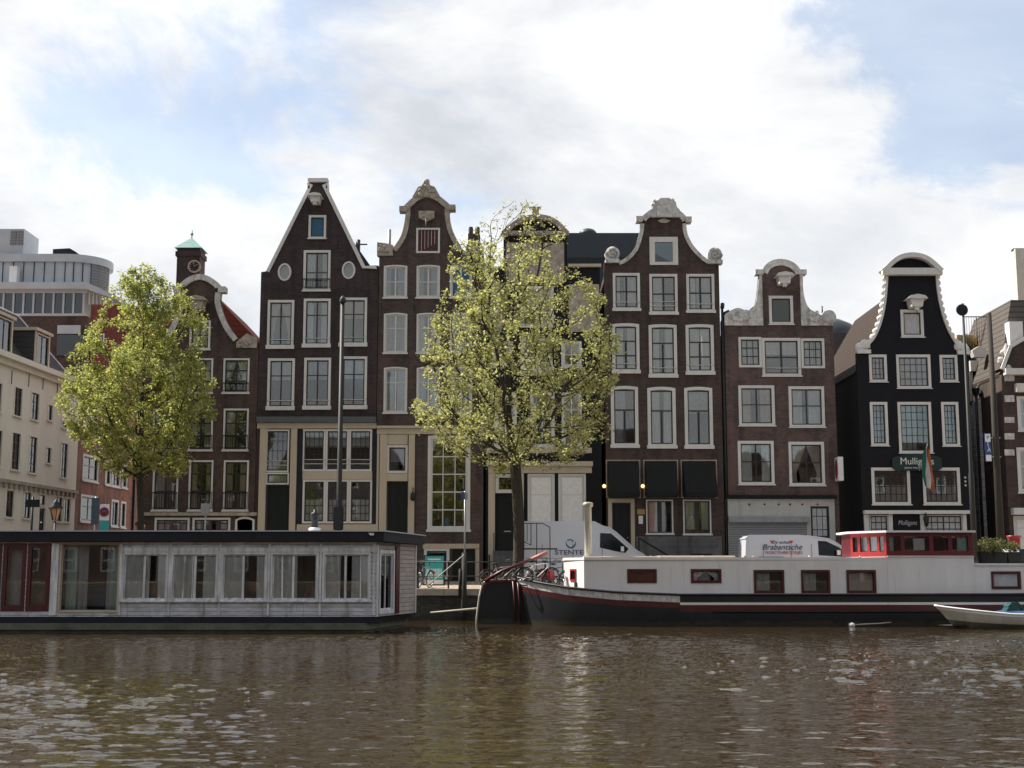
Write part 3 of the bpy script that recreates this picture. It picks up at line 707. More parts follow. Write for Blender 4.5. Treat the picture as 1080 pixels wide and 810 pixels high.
H.win(447, 578, 474, 611, cols=1, rows=(.35,), cw=.15, sillw=0); H.door(476.5, 579, 501, 613, panels=2, handle=False)
H.box('lintel', 'cream', 446, 573.5, 505.5, 578.5, -.06, -.004); H.box('pilaster', 'cream', 501.5, 579, 505.5, 615, -.05, -.004)
x, z = H.F(436, 522); b = B(); b.tube([(x, -.12, z + .3), (x, -.35, z + .35), (x, -.35, z + .1)], .03, 6); b.lathe([(.02, .15), (.12, .05), (.14, -.25), (.05, -.32), (0, -.32)], (x, -.35, z), 8); b.build('wall_lantern', 'metal_dark', H.root)
H.finish(eaves=275, ridge=245, roof='tile_slate', setback=2.5)
b = B(); x, z = H.F(409, 237); b.tube([(x, 1.0, z - 2.5), (x, 1.0, z)], .09, 7); b.build('flue_pipe', 'metal_grey', H.root)

# ---------- 4: segmental pediment behind the middle tree
H = House('canal_house', 'black and sand coloured house with curved pediment and cream shopfront behind the sparse tree', Y0, 512.5, 634, BZ,
          [(512.5, 281), (531, 281), (531, 246)] + spline([(531, 242), (545, 232), (565, 227.5), (585, 231), (598, 243)], 4) + [(598, 281), (634, 281)], 'black_paint', group=GRP)
b = B(); x, z = H.F(565, 228); b.band(H.pts(spline([(529, 246), (545, 233), (565, 227.5), (585, 232), (600, 246)], 5)), .26, -.35, .36)
p, q = H.F(529, 245), H.F(600, 249); b.box(p[0], q[0], -.33, -.005, q[1], p[1]); b.prism([(x - .2, z), (x + .2, z), (x + .15, z + .4), (x + .28, z + .5), (x - .28, z + .5), (x - .15, z + .4)], -.1, .3); b.build('pediment', 'stone', H.root)
H.box('gable_facing', 'stone', 534, 256, 595, 298, -.05, -.004); H.box('cornice', 'cream', 599, 279, 634, 282, -.2, -.004)
H.box('side_facing', 'stone', 600, 300, 632, 350, -.05, -.004); H.box('side_facing', 'stone', 514, 300, 530, 350, -.05, -.004)
for x0, y0, x1, y1 in ((549, 302, 584, 345), (549, 357, 584, 392), (519, 360, 541, 388), (592, 360, 613.5, 388), (521, 414, 545, 472), (559, 414, 585, 472), (592.5, 414, 613.5, 472)):
    H.win(x0, y0, x1, y1, cols=2, rows=(.3, .65) if y1 - y0 > 40 else (.5,), sash='white', cw=.14, cur=random.choice(['Tw', 'Sw', 'Tw']))
H.box('string_course', 'cream', 512.6, 472.5, 624, 478, -.14, -.004); H.box('string_course', 'cream', 545, 392.5, 590, 396, -.1, -.004)
H.box('cornice', 'cream', 513, 487, 625, 492, -.3, -.004); H.box('fascia', 'cream', 515, 492.2, 624, 499, -.14, -.004)
H.box('pilaster', 'cream', 515, 499.4, 522, 614, -.12, -.004); H.box('pilaster', 'cream', 548.5, 499.4, 552.5, 614, -.12, -.004)
H.win(522.5, 500, 548, 520, cols=1, rows=(), cw=.12, sash='white', sillw=0); H.door(523.5, 521, 547, 590)
H.win(556.5, 499.6, 585, 561, cols=1, rows=(.35,), sash='white', cw=.12, cur='Ww'); H.win(589, 499.6, 618, 561, cols=1, rows=(.35,), sash='white', cw=.12, cur='Ww')
b = B(); r = H.F.rect(522, 581, 550, 616)
for k in range(5): b.box(r[0] - .1 + k * .0, r[2] + .1, -.3 - .28 * k, -.02 - .28 * k if k == 0 else -.3 - .28 * (k - 1) - .003, .0, r[3] - k * (r[3] / 5))
for xx in (r[0] - .05, r[2] + .05):
    b.tube([(xx, -.3, r[3]), (xx, -.3, r[3] + .9)], .03, 5); b.tube([(xx, -.3, r[3] + .9), (xx, -1.6, 1.1)], .03, 5); b.tube([(xx, -1.6, 0), (xx, -1.6, 1.1)], .03, 5)
b.build('stoop', 'stone_block', H.root)
H.finish(eaves=290, ridge=252, roof='metal_roof', setback=3)
b = B(); x, z = H.F(499.5, 250); b.box(x - .32, x + .32, .6, 1.3, z - 3, z + .35)
for k in (-.18, .18): b.lathe([(.12, 0), (.13, .35), (.1, .45)], (x + k, .95, z + .35), 8)
b.build('chimney', 'brick_dark', H.root)

# rooftop extension behind 4/5
H = House('roof_storey', 'flat dark metal roof storey showing between the curved pediment and the grey scrolls', 76, 596, 684, BZ, [(596, 246), (684, 246)], 'metal_roof', cat='rooftop building', depth=9)
H.box('fascia', 'metal_dark', 596, 272, 684, 280, -.1, -.004); x, z = H.F(621, 246); b = B(); b.ball((x, 1, z + .2), (.55, .5, .35), 12, 8); b.build('roof_vent', 'metal_roof', H.root)
H.finish(roof='metal_roof')

# ---------- 5: wine brick bell gable
a5 = spline([(676, 231), (679, 227), (689, 220), (701.5, 216.5), (714, 221), (722.5, 228), (725, 232)], 4)
cl5 = spline([(652, 276), (660, 272), (669, 262), (674, 247), (675.5, 236)], 6); cr5 = spline([(723.5, 236), (725, 247), (731, 259), (741, 270), (748, 275)], 6)
H = House('canal_house', 'tall wine-brown brick house with grey scrolled bell gable and three black awnings at street level', Y0, 638.5, 761.5, BZ,
          [(638.5, 277)] + [(648, 277)] + cl5 + a5 + cr5 + [(752, 277), (761.5, 278)], 'brick_h5', group=GRP)
r = H.F.rect(685, 250, 715, 279.5); H.hole(r); w = r[2] - r[0]
b = B(); b.frame(*r, .28, -.05, .12, .16); o = b.build('window', 'white', H.root); b = B(); b.box(r[0] + .25, r[2] - .25, .06, .07, r[1] + .1, r[3] - .2); b.build('pane', 'glass_dark', o)
for i, (x0, x1) in enumerate(((646.4, 675), (685, 714.6), (724, 753.5))):
    dy = (0, 1, 1)[i]
    H.win(x0, 288 + dy, x1, (327, 331, 329)[i], cols=2, rows=(.5,), cw=.14, cur=('Fw', 'Lw', 'Fw')[i], rail=2 if i == 1 else 1, sillw=.25, mw=.05)
    H.win(x0 - .6, 341 + dy, x1 - .6, (392.6, 397, 394)[i], cols=2, rows=(.34, .68), cw=.16, cur=('Fw', 'Sw', 'Fw')[i], rail=1, top=True, sillw=.3, arch=.05, mw=.05)
    H.win(x0 - 2, 407 + dy, x1 - 1.8, (471, 471.7, 472)[i], cols=2, rows=(.38,), cw=.17, cur=('Lg', 'Sw', 'Tg')[i], top=True, sillw=.3, arch=.07, mw=.055)
b = B(); b.band(H.pts(cl5), .2, -.1, .36); b.band(H.pts(cr5), .2, -.1, .36); b.band(H.pts(a5), .3, -.15, .38)
for a, c in (((670.5, 229), (677.5, 234.5)), ((722.5, 229.5), (729, 235))):
    p, q = H.F(*a), H.F(*c); b.box(p[0], q[0], -.25, .38, q[1], p[1])
for a, c in (((638.4, 273.5), (653, 277.5)), ((746, 274.5), (761.8, 278.5))):
    p, q = H.F(*a), H.F(*c); b.box(p[0], q[0], -.18, .36, q[1], p[1])
b.build('gable_trim', 'white_stone', H.root)
b = B(); p = H.F(646, 267.5); scroll(b, p, .42, -.12, .3, 1); b.build('scroll_ornament', 'white_stone', H.root); b = B(); p = H.F(754, 268.5); scroll(b, p, .42, -.12, .3, -1); b.build('scroll_ornament', 'white_stone', H.root)
b = B(); p, q = H.F(686, 221), H.F(717, 214.5); x = (p[0] + q[0]) / 2; b.prism([(p[0], p[1] - .45), (q[0], p[1] - .45), (q[0] - .25, q[1]), (x + .2, q[1] + .25), (x - .2, q[1] + .25), (p[0] + .25, q[1])], -.2, .3); lumps(b, p[0] + .1, q[0] - .1, p[1] - .05, q[1] + .2, -.12, 22, .15); lumps(b, p[0] + .3, q[0] - .3, q[1] - .1, q[1] + .25, .1, 10, .12); b.build('crest', 'white_stone', H.root)
x, z = H.F(700, 233); b = B(); b.prism([(x - .35, z), (x - .15, z - .12), (x + .15, z - .12), (x + .35, z), (x, z + .12)], -.08, -.004); b.build('carved_stone', 'stone', H.root)
for x0, y0, x1, y1 in ((641.5, 487, 673, 525), (681, 487, 713, 525), (720.5, 487, 754, 525)):
    r = H.F.rect(x0, y0, x1, y1); b = B()
    vs = [(r[0], -.005, r[3]), (r[2], -.005, r[3]), (r[0], -.12, r[3]), (r[2], -.12, r[3]), (r[0], -.95, r[1] + .25), (r[2], -.95, r[1] + .25), (r[0], -.95, r[1]), (r[2], -.95, r[1]), (r[0], -.005, r[1]), (r[2], -.005, r[1])]
    b.add(vs, [(0, 1, 3, 2), (2, 3, 5, 4), (4, 5, 7, 6), (6, 7, 9, 8), (0, 2, 4, 6, 8), (1, 9, 7, 5, 3)])
    b.build('awning', mat('black_canvas', (.007, .008, .009), .9, .25, 3), H.root)
    b = B(); b.frame(r[0] - .12, r[1] - .01, r[2] + .12, r[3] + .1, .06, -.03, -.003); b.build('awning_frame', 'stone', H.root)
r = H.F.rect(641.5, 526, 669.5, 600)
b = B(); b.frame(r[0], r[1], r[2], r[3], .2, -.1, -.004); b.build('door_frame', 'cream', H.root); H.door(646.5, 531, 664.5, 598, panels=1)
H.win(681.5, 527, 710, 563.5, cols=2, rows=(), cw=.07, cur='La', mw=.12); H.win(720.5, 527, 750, 564, cols=2, rows=(), cw=.07, cur='Fg', mw=.12)
r = H.F.rect(671, 565.5, 761.4, 617); b = B(); b.box(r[0], r[2], -.06, -.004, r[1], r[3]); b.build('plinth', 'stone_block', H.root)
x0, z0 = H.F(672, 568); x1, z1 = H.F(712, 592); b = B(); b.tube([(x0, -1.0, z0), (x1, -1.0, z1), (x1 + .6, -1.0, z1)], .05, 6); b.tube([(x0, -1.0, z0 - 1.2), (x0, -1.0, z0)], .04, 6); b.tube([(x1, -1.0, 0), (x1, -1.0, z1)], .04, 6); b.build('handrail', 'metal_dark', H.root)
r = H.F.rect(640, 600, 672, 617)
b = B()
for k in range(4): b.box(r[0], r[2] + k * .3, -1.15 + .01 * k, -.07, k * -.0 + (r[3] / 4) * (3 - k), (r[3] / 4) * (4 - k) - .002)
b.build('stoop', 'stone_block', H.root)
H.box('basement_window', 'metal_dark', 729, 584, 751, 596, -.09, -.062)
H.box('notice', 'sign_white', 673.5, 544, 678, 552.5, -.05, -.004); H.box('name_plate', mat('brass_plate', (.4, .26, .08), .4), 672, 537, 680, 542.5, -.05, -.004)
H.finish(eaves=290, ridge=256, roof='tile_slate', setback=2.5)
H5 = H
x = H.s1 + .12; b = B(); b.tube([(x, -.02, .1), (x, -.02, H.F(540, 325)[1])], .07, 7); b.tube([(x, -.02, H.F(540, 325)[1]), (x + .05, .1, H.F(540, 320)[1])], .11, 7); b.build('downpipe', 'metal_dark', H.root)
for px, i in ((637, 0), (677.5, 1)):
    x, z = H.F(px, 513); X = H.root.location.x + x
    t = thing('wall_lamp', ('lit round lamp on the black house wall beside the awning with cream door below', 'lit round lamp on the brown pier between first and second black awnings')[i], 'lamp', (X, Y0 - .1, BZ + z), 0, 'lit wall lamps at the awnings')
    b = B(); b.ball((0, -.12, 0), .10, 10, 8); b.build('bulb', 'lamp_on', t); b = B(); b.box(-.05, .05, -.03, .095, -.05, .05); b.build('bracket', 'metal_dark', t)

# ---------- 6: mauve brick neck gable with roller shutter
a6 = spline([(803, 287), (806, 281), (813, 275.5), (823.5, 273.5), (834, 276), (841, 281), (845, 287)], 4)
cl6 = spline([(768, 329), (778, 325), (788, 328), (796, 322), (799, 306), (800.5, 290)], 5); cr6 = spline([(846.5, 290), (847, 308), (852, 324), (864, 332), (870, 331)], 5)
H = House('canal_house', 'low mauve brick house with round-topped neck gable, white carved wings and a garage shutter', Y0, 766, 881.5, BZ,
          [(766, 343), (766, 333)] + cl6 + a6 + cr6 + [(880, 340), (881.5, 343)], 'brick_h6', group=GRP)
H.top[1] = (H.s0, H.top[1][1])
b = B(); nl, nr = H.F(803.5, 300)[0], H.F(843.5, 300)[0]; zb = H.F(820, 343.5)[1]
P = [(H.s0, zb)] + [(H.s0, H.F(766, 333)[1])] + H.pts(cl6) + [(nl, H.F(803, 288)[1]), (nl, zb)]; b.prism(P, -.10, -.004); lumps(b, H.s0 + .2, nl - .5, zb + .25, zb + .75, -.1, 26, .13); b.build('wing_stone', 'white_stone', H.root); b = B()
P = [(nr, zb), (nr, H.F(843, 288)[1])] + H.pts(cr6) + [(H.s1, H.F(880, 340)[1]), (H.s1, zb)]; b.prism(P, -.10, -.004)
c = H.F(874, 334.5); b.lathe([(0, -.22), (.34, -.22), (.38, -.1), (.38, .3), (0, .3)], (c[0], 0, c[1]), 14, 'y')
lumps(b, nr + .4, H.s1 - .8, zb + .25, zb + .7, -.1, 24, .13)
b.build('wing_stone', 'white_stone', H.root)
b = B(); b.band(H.pts(a6), .34, -.12, .36)
for a, c in (((796, 285), (804.5, 290)), ((841.5, 285), (850, 290))):
    p, q = H.F(*a), H.F(*c); b.box(p[0], q[0], -.22, .36, q[1], p[1])
b.build('gable_trim', 'white_stone', H.root); hoist(H, 825, 297, 'white', 1.2)
H.win(811, 312, 836.5, 342.5, cols=1, rows=(), cw=.15, cur=None, glass='glass_dark', sillw=.1)
H.win(779, 355.5, 803.3, 387.5, cols=3, rows=(.33, .66), cw=.13, cur='Fg', sillw=0); H.win(803.7, 356.5, 844.6, 397, cols=2, rows=(.5,), cw=.15, cur='Tw', rail=1, sillw=.12, mw=.05); H.win(845, 357, 869.6, 388.4, cols=3, rows=(.33, .66), cw=.13, cur='Fg', sillw=0)
for x0, y0, x1, y1, c in ((779, 406.5, 817, 449.5, 'Sa'), (832, 407.5, 869.6, 451, 'Sw'), (778.4, 465, 816.4, 511.5, 'Sw'), (832, 466, 869.6, 512.5, 'Va')):
    H.win(x0, y0, x1, y1, cols=2, rows=(.47,), cw=.15, cur=c, sillw=.1)
H.box('cornice', 'black_paint', 766, 522.5, 881.5, 526, -.25, -.004)
r = H.F.rect(766, 526.3, 881.2, 616); a = H.F.rect(769, 551.3, 851.5, 616); c = H.F.rect(855, 534, 874.5, 567.5)
b = B(); b.prism([(r[0], -.2), (a[0], -.2), (a[0], a[3]), (a[2], a[3]), (a[2], -.2), (r[2], -.2), (r[2], r[3]), (r[0], r[3])], -.06, -.004, [[(c[0], c[1]), (c[2], c[1]), (c[2], c[3]), (c[0], c[3])]]); b.build('plaster_front', 'plaster', H.root)
b = B(); b.box(a[0] + .01, a[2] - .01, -.045, -.004, -.1, a[3] - .01); b.build('roller_shutter', 'roller', H.root)
H.box('shutter_box', mat('zinc_box', (.3, .31, .33), .5), 767.5, 545, 852.5, 551, -.35, -.063)
window(H.root, c[0], c[1], c[2], c[3], cols=3, rows=(.3, .75), case='sash_dark', cw=.05, mw=.03, cur='Wg', sillw=0); H.holes.append([(c[0] + .05, c[1] + .05), (c[2] - .05, c[1] + .05), (c[2] - .05, c[3] - .05), (c[0] + .05, c[3] - .05)])
for px in (790, 806, 821, 833, 846, 862): 
    x, z = H.F(px, 532); q = B(); q.ball((x, -.08, z), .05); q.build('bracket_bolt', 'metal_dark', H.root)
H.finish(eaves=350, ridge=300, roof='tile_brown', setback=.8)
H6 = H
x, z = H.F(769, 330); b = B(); b.tube([(H.s0 - .12, .1, 0.1), (H.s0 - .12, .1, z - .5), (x - .25, 0, z), (x, -.05, z + .1)], .08, 7); b.build('downpipe', 'metal_dark', H.root)
x, z = H.F(883.5, 495.5); t = thing('projecting_sign', 'white box sign with red face sticking out from the mauve brick house corner', 'sign', (H.root.location.x + H.s1 - .12, Y0 - .02, BZ + z))
b = B(); b.box(-.06, .22, -.75, -.02, -.62, .62); b.build('sign_box', 'sign_white', t, .02); b = B(); b.lathe([(0, 0), (.26, 0)], (-.064, -.38, 0), 20, 'x', False); 
for v_i, v in enumerate(b.v): b.v[v_i] = (v[0], -.38 + (v[1] + .38) * 1.1, v[2] * 2)
b.build('red_panel', 'red_paint', t)

# ---------- 7: black pub
cl7 = spline([(914, 366), (922.5, 357), (930, 339), (934.4, 317), (936.5, 291)], 6); cr7 = spline([(986.5, 291), (987.5, 304), (991, 324), (998, 346), (1009, 366)], 6)
H = House('canal_house', 'black painted narrow house with white lobed gable edging and rounded white top above a pub', 68.0, 904.5, 1022, BZ,
          [(904.5, 372), (911, 370)] + cl7 + [(936, 285)] + spline([(932, 284), (945, 272), (960, 268.5), (976, 272), (990, 284)], 4) + [(987, 285)] + cr7 + [(1014, 370), (1022, 373)], 'black_paint', ymid=400, group=GRP)
b = B(); b.band(H.pts(spline([(928.5, 285.5), (944, 272), (960, 268), (977, 272), (993, 285.5)], 5)), .24, -.4, .4)
p, q = H.F(929, 284), H.F(992, 291); b.box(p[0], q[0], -.36, -.005, q[1], p[1]); b.build('pediment', 'white', H.root)
L_ = H.pts(cl7); R_ = H.pts(cr7)
for Q, sg in ((L_, -1), (R_, 1)):
    b = B(); b.band(Q, .13, -.1, .36, side=-1); acc = 0
    for i in range(len(Q) - 1):
        a, c = Vector(Q[i]), Vector(Q[i + 1]); l = (c - a).length; 
        while acc < l:
            p = a.lerp(c, acc / l); b.ball((p.x + sg * .14, .1, p.y), (.15, .2, .17), 8, 5, .1); acc += .36
        acc -= l
    for a in (((908, 367), (913, 363.5)) if sg < 0 else ((1017, 368), (1011, 365))): p = H.F(*a); b.ball((p[0], .1, p[1]), (.3, .2, .3), 10, 6, .1)
    p, q = (H.F(903.5, 369), H.F(918, 373)) if sg < 0 else (H.F(1009, 370), H.F(1023, 374)); b.box(p[0], q[0], -.15, .36, q[1], p[1]); b.build('gable_trim', 'white', H.root)
hoist(H, 963, 321, 'white', 1.25)
H.win(950, 326.7, 974, 356, cols=1, rows=(), cw=.15, cur='Wg', sillw=.08)
for x0, y0, x1, y1, c, rr in ((916.7, 374, 935.4, 403.3, 3, 3), (945.6, 374, 981.6, 410, 5, 3), (991.2, 374.4, 1010, 403.3, 3, 3), (918, 424, 936.5, 470.6, 3, 5), (947.4, 424, 982.8, 478.3, 5, 5), (993.3, 424, 1011.5, 471, 3, 5)):
    H.win(x0, y0, x1, y1, cols=c, rows=[i / (rr + 1) for i in range(1, rr + 1)], cw=.14, mw=.022, cur='Fa' if y0 < 400 else 'Lg', sillw=.06)
for x0, x1 in ((919.3, 960), (973.4, 1012.7)):
    H.win(x0, 493.2, x1, 532.6, cols=6, rows=(.22, .5, .75), cw=.15, mw=.022, cur='Hg', sillw=.1)
H.box('cornice', 'white', 910, 538.5, 1025, 542.2, -.35, -.004)
H.box('pilaster', 'white', 912, 542.5, 917, 612, -.12, -.004); H.box('pilaster', 'white', 937.5, 542.5, 942, 612, -.12, -.004); H.box('pilaster', 'white', 971, 542.5, 975.5, 612, -.12, -.004); H.box('pilaster', 'white', 1016, 542.5, 1020, 612, -.12, -.004)
H.win(917.5, 543, 937, 580, cols=3, rows=(.2, .4, .6, .8), cw=.05, cur='Wg', mw=.04, sillw=0); H.win(976, 543, 1015.5, 580, cols=6, rows=(.2, .4, .6, .8), cw=.05, cur='Wg', mw=.04, sillw=0)
H.box('shop_board', 'black_paint', 942.4, 543, 970.6, 560, -.1, -.004)
x, z = H.F(956.5, 551.5); text('Mulligans', .34, 'curtain_grey', H.root, (x, -.106, z), width=.95, shear=.2)
H.door(944, 562, 968, 613, panels=2)
x, z = H.F(974, 548); b = B(); b.tube([(x, -.13, z + .25), (x, -.45, z + .3), (x, -.45, z + .2)], .03, 6); b.lathe([(.02, .22), (.16, .1), (.1, -.3), (.03, -.38), (0, -.38)], (x, -.45, z), 6); b.build('wall_lantern', 'metal_dark', H.root)
for yy in (0, .2, .4):
    x, z = H.F(1018, 512); q = B(); q.ball((x, -.05, z + yy), .06); q.build('wall_fitting', 'white', H.root)
H.finish(eaves=392, ridge=296, roof='tile_brown', setback=.6)
H7 = H
r = H.F.rect(940.5, 480.5, 992.5, 496.5); X = H.root.location.x
t = thing('pub_sign', 'dark green pub sign board over the two ground-floor windows of the black house', 'sign', (X + (r[0] + r[2]) / 2, 68.0 - .06, BZ + r[1])); w = (r[2] - r[0]) / 2; h = r[3] - r[1]
b = B(); b.prism([(-w, .12), (-w + .18, 0), (w - .18, 0), (w, .12), (w, h - .15), (w - .2, h - .05), (w * .4, h + .06), (0, h + .1), (-w * .4, h + .06), (-w + .2, h - .05), (-w, h - .15)], -.06, .05); b.build('board', 'sign_green', t)
text('Mulligans', .5, 'text_white', t, (0, -.066, h * .6), width=1.7); text('IRISH MUSIC BAR', .13, 'text_white', t, (0, -.066, h * .17), width=1.3)
p = H.F(968, 480); q = H.F(971, 508)
t = thing('irish_flag', 'green, white and orange flag hanging from a slanted pole on the black pub', 'flag', (X + p[0], 68.0 - .02, BZ + p[1] - .3))
b = B(); b.tube([(0, -.1, -.5), (.05, -1.5, .75)], .025, 6); b.build('pole', 'white', t)
for i, m_ in enumerate(('flag_green', 'flag_white', 'flag_orange')):
    b = B(); vs = []; fs = []
    for k in range(13):
        tz = k / 12; z = .55 - 1.85 * tz - (0 if k < 12 else 0)
        for j in range(3):
            u = (i + j / 2) / 3
            xx = .02 + (u - .45) * (.12 + .62 * tz ** .6) * (1 if tz < .75 else 1 - (tz - .75) * 1.6) + .12 * tz; yy = -1.3 + .13 * math.sin(u * 11 + tz * 5) + .3 * tz
            vs.append((xx, yy, z - .35 * u * tz))
        if k: q0 = (k - 1) * 3; fs += [(q0, q0 + 1, q0 + 4, q0 + 3), (q0 + 1, q0 + 2, q0 + 5, q0 + 4)]
    b.add(vs, fs, True); b.build('stripe', m_, t)
# ================================================================== RIGHT SIDE
# recessed low house in the gap
H = House('low_house', 'low dark house with pale fascia and planted roof terrace squeezed in beside the black pub', 72.5, 1023, 1062, BZ, [(1023, 380), (1062, 380)], 'black_paint', cat='house', depth=7)
H.box('fascia', 'white', 1022, 381, 1062, 392, -.25, -.004); H.box('corner_board', 'plaster', 1022, 392.5, 1027, 470, -.1, -.004)
r = H.F.rect(1031, 535, 1054, 600); b = B(); cx = (r[0] + r[2]) / 2; wd = (r[2] - r[0]) / 2
b.prism([(r[0], 0), (r[2], 0), (r[2], r[3] - .8)] + [(cx + wd * math.cos(a), r[3] - .8 + .8 * math.sin(a)) for a in np.linspace(.2, PI - .2, 9)] + [(r[0], r[3] - .8)], -.12, -.004); b.build('arched_doorcase', 'white_stone', H.root)
H.finish(roof='metal_roof')
rr = H.root
b = B(); z = H.F(1040, 378)[1]; zt = H.F(1040, 333)[1]
for i in range(22): x = H.s0 + (H.s1 - H.s0 + .9) * i / 21; b.tube([(x, .3, z), (x, .3, zt)], .012 if i % 5 else .03, 4)
b.tube([(H.s0, .3, zt), (H.s1 + .9, .3, zt)], .03, 5); b.build('terrace_railing', 'metal_dark', rr)
b = B(); x0, z0 = H.F(1003, 353); x1, z1 = H.F(1024, 346); 
b.box(H.s0 - .2, H.s0 + .75, 1, 2, z, z + 1.5); b.build('terrace_shed', mat('sand_render', (.6, .5, .38), .8, .1), rr)
# timber lean-to roof in front of it
H = House('side_house', 'grey board-clad side wall under a slanting tiled lean-to between pub and corner house', 71.2, 1027.5, 1058, BZ, [(1027.5, 424), (1058, 401)], 'siding', depth=1.1, cat='house extension')
b = B(); P = H.pts([(1026, 413), (1058, 396)]); b.band(P, .25, -.12, .3); b.build('eaves_board', 'white', H.root)
P = H.pts([(1029, 412), (1058, 358), (1058, 395), (1029, 413)]); b = B(); b.prism(P, .05, .25); b.build('roof', 'tile_grey', H.root)
b = B(); x, z = H.F(1028, 411); b.tube([(x, -.15, z), (x, -.15, .2)], .08, 6); b.lathe([(.05, -.4), (.2, 0), (.22, .15)], (x, -.15, z - .1), 8); b.build('downpipe', 'metal_dark', H.root)
x, z = H.F(1030, 374); b = B(); b.prism([(x - .3, z - .2), (x + .3, z - .2), (x + .4, z + .15), (x, z + .4), (x - .4, z + .15)], -.5, .0); b.build('hoist_beam', 'white', H.root)
H.finish()
# corner house
H = House('corner_house', 'brick corner house with white stone blocks and tiled mansard at the right edge', 68.0, 1059, 1135, BZ, [(1059, 395), (1135, 395)], 'brick_h5', depth=10, ymid=450)
for y0, y1 in ((395.5, 402), (417, 424), (457, 463.5), (474, 480.5), (440, 446)): H.box('corner_stone', 'white_stone', 1059.3, y0, 1069.5, y1, -.05, -.004)
H.box('cornice', 'white', 1058, 395.5 - 6, 1135, 396, -.4, -.004); H.box('string_course', 'white', 1069.8, 405, 1135, 414, -.3, -.004)
for x0, x1 in ((1073, 1093), (1101, 1121)): H.win(x0, 418, x1, 455, cols=2, rows=(.5,), cw=.16, cur='Sw', sash='white'); H.win(x0, 472, x1, 520, cols=2, rows=(.4,), cw=.16, cur='Fa', sash='white')
H.box('doorcase', 'white', 1066, 536, 1135, 543, -.4, -.004); H.win(1070, 544, 1110, 600, cols=3, rows=(.2, .4), cw=.14, cur='Ww', sash='white')
H.finish()
z0 = H.F(1060, 393)[1]; b = B(); p = H.F(1080, 311); s0, s1 = H.s0, H.s1; zt = p[1]
b.add([(s0, .2, z0), (s1, .2, z0), (s1, 8, z0), (s0, 8, z0), (s0 + 1.2, 1.3, zt), (s1, 1.3, zt), (s1, 7, zt), (s0 + 1.2, 7, zt)], [(0, 1, 5, 4), (1, 2, 6, 5), (2, 3, 7, 6), (3, 0, 4, 7), (4, 5, 6, 7), (0, 3, 2, 1)])
b.build('mansard_roof', 'tile_grey', H.root)
b = B(); x, z = H.F(1074, 352); b.box(x - .35, x + .35, .25, .9, z - .6, z + .7); b.build('skylight', 'sign_white', H.root)
b = B(); x, z = H.F(1082, 377); b.prism([(x - 1.4, z - .6), (x + 1.4, z - .6), (x + .9, z + .6), (x, z + 1.1), (x - .9, z + .6)], -.1, 1.0); o = b.build('dormer', 'brick_h5', H.root); b = B(); b.band([(x - 1.4, z - .6), (x - .9, z + .6), (x, z + 1.1), (x + .9, z + .6), (x + 1.4, z - .6)], .18, -.2, .0); b.build('dormer_trim', 'white', o)
b = B(); x, z = H.F(1061, 386); lumps(b, x - .2, x + .4, z, z + .9, .1, 14, .22); b.lathe([(.3, 0), (.12, .5), (.25, .9), (.05, 1.4)], (x + .1, .1, z - .2), 10); b.build('carved_urn', 'white_stone', H.root)
# far pale tower behind
H = House('tower_block', 'pale tall building edge rising far behind the corner house', 110, 1080, 1140, BZ, [(1080, 262), (1140, 262)], 'plaster', depth=.9, cat='building'); 
H.win(1090, 275, 1104, 290, cols=2, rows=(), cw=.1, sillw=0); H.win(1112, 275, 1126, 290, cols=2, rows=(), cw=.1, sillw=0); H.finish()
# domed roof seen between houses 6 and 7
X, Z = WX(886, 345, 84), WZ(345, 84)
t = thing('domed_roof', 'dark rounded roof with a thin spike peeping between the mauve and the black houses', 'building', (X, 84, BZ))
b = B(); b.box(-2.2, 2.2, 0, 6, 0, Z - BZ - .4); b.build('wall', 'brick_grey', t)
b = B(); b.lathe([(2.0, -.6), (1.9, .1), (1.5, .65), (.8, 1.0), (0, 1.1)], (0, 3, Z - BZ), 20); b.build('dome', 'metal_roof', t); b = B(); b.tube([(-.4, 3, Z - BZ + 1), (-.4, 3, Z - BZ + 2)], .05, 5); b.build('spike', 'metal_dark', t)

# ================================================================== LEFT SIDE
ANG = math.atan2(1, .056)
CX = -29.1
def facade_frame(px, py):
    f = Fr(CX, 0, 0, ANG); s, z = f(px, py); return s, z
sA = facade_frame(-60, 480)[0]; sB = facade_frame(83, 450)[0]; sC = facade_frame(153, 450)[0] 
class Side(House):
    def __init__(s, name, label, sa, sb, top_z, wall, recess=0, depth=9, cat='house'):
        mid = sa
        s.o2 = Vector((CX + math.cos(ANG) * mid - math.sin(ANG) * recess, math.sin(ANG) * mid + math.cos(ANG) * recess, BZ))
        s.F = Fr(s.o2.x, s.o2.y, BZ, ANG)
        s.root = thing(name, label, cat, tuple(s.o2), ANG)
        s.s0, s.s1 = 0, sb - sa; s.top = [(0, top_z - BZ), (sb - sa, top_z - BZ)]; s.holes = []; s.wall = wall; s.depth = depth
zc = facade_frame(55, 393)[1]; print('cornice z', zc, 'sA,sB,sC', sA, sB, sC)
H = Side('corner_house', 'cream plastered house with dark narrow windows, dormers and black mansard roof at the left edge', sA, sB, zc, 'cream_wall')
q4 = lambda l: [v / 4.5 for v in l]
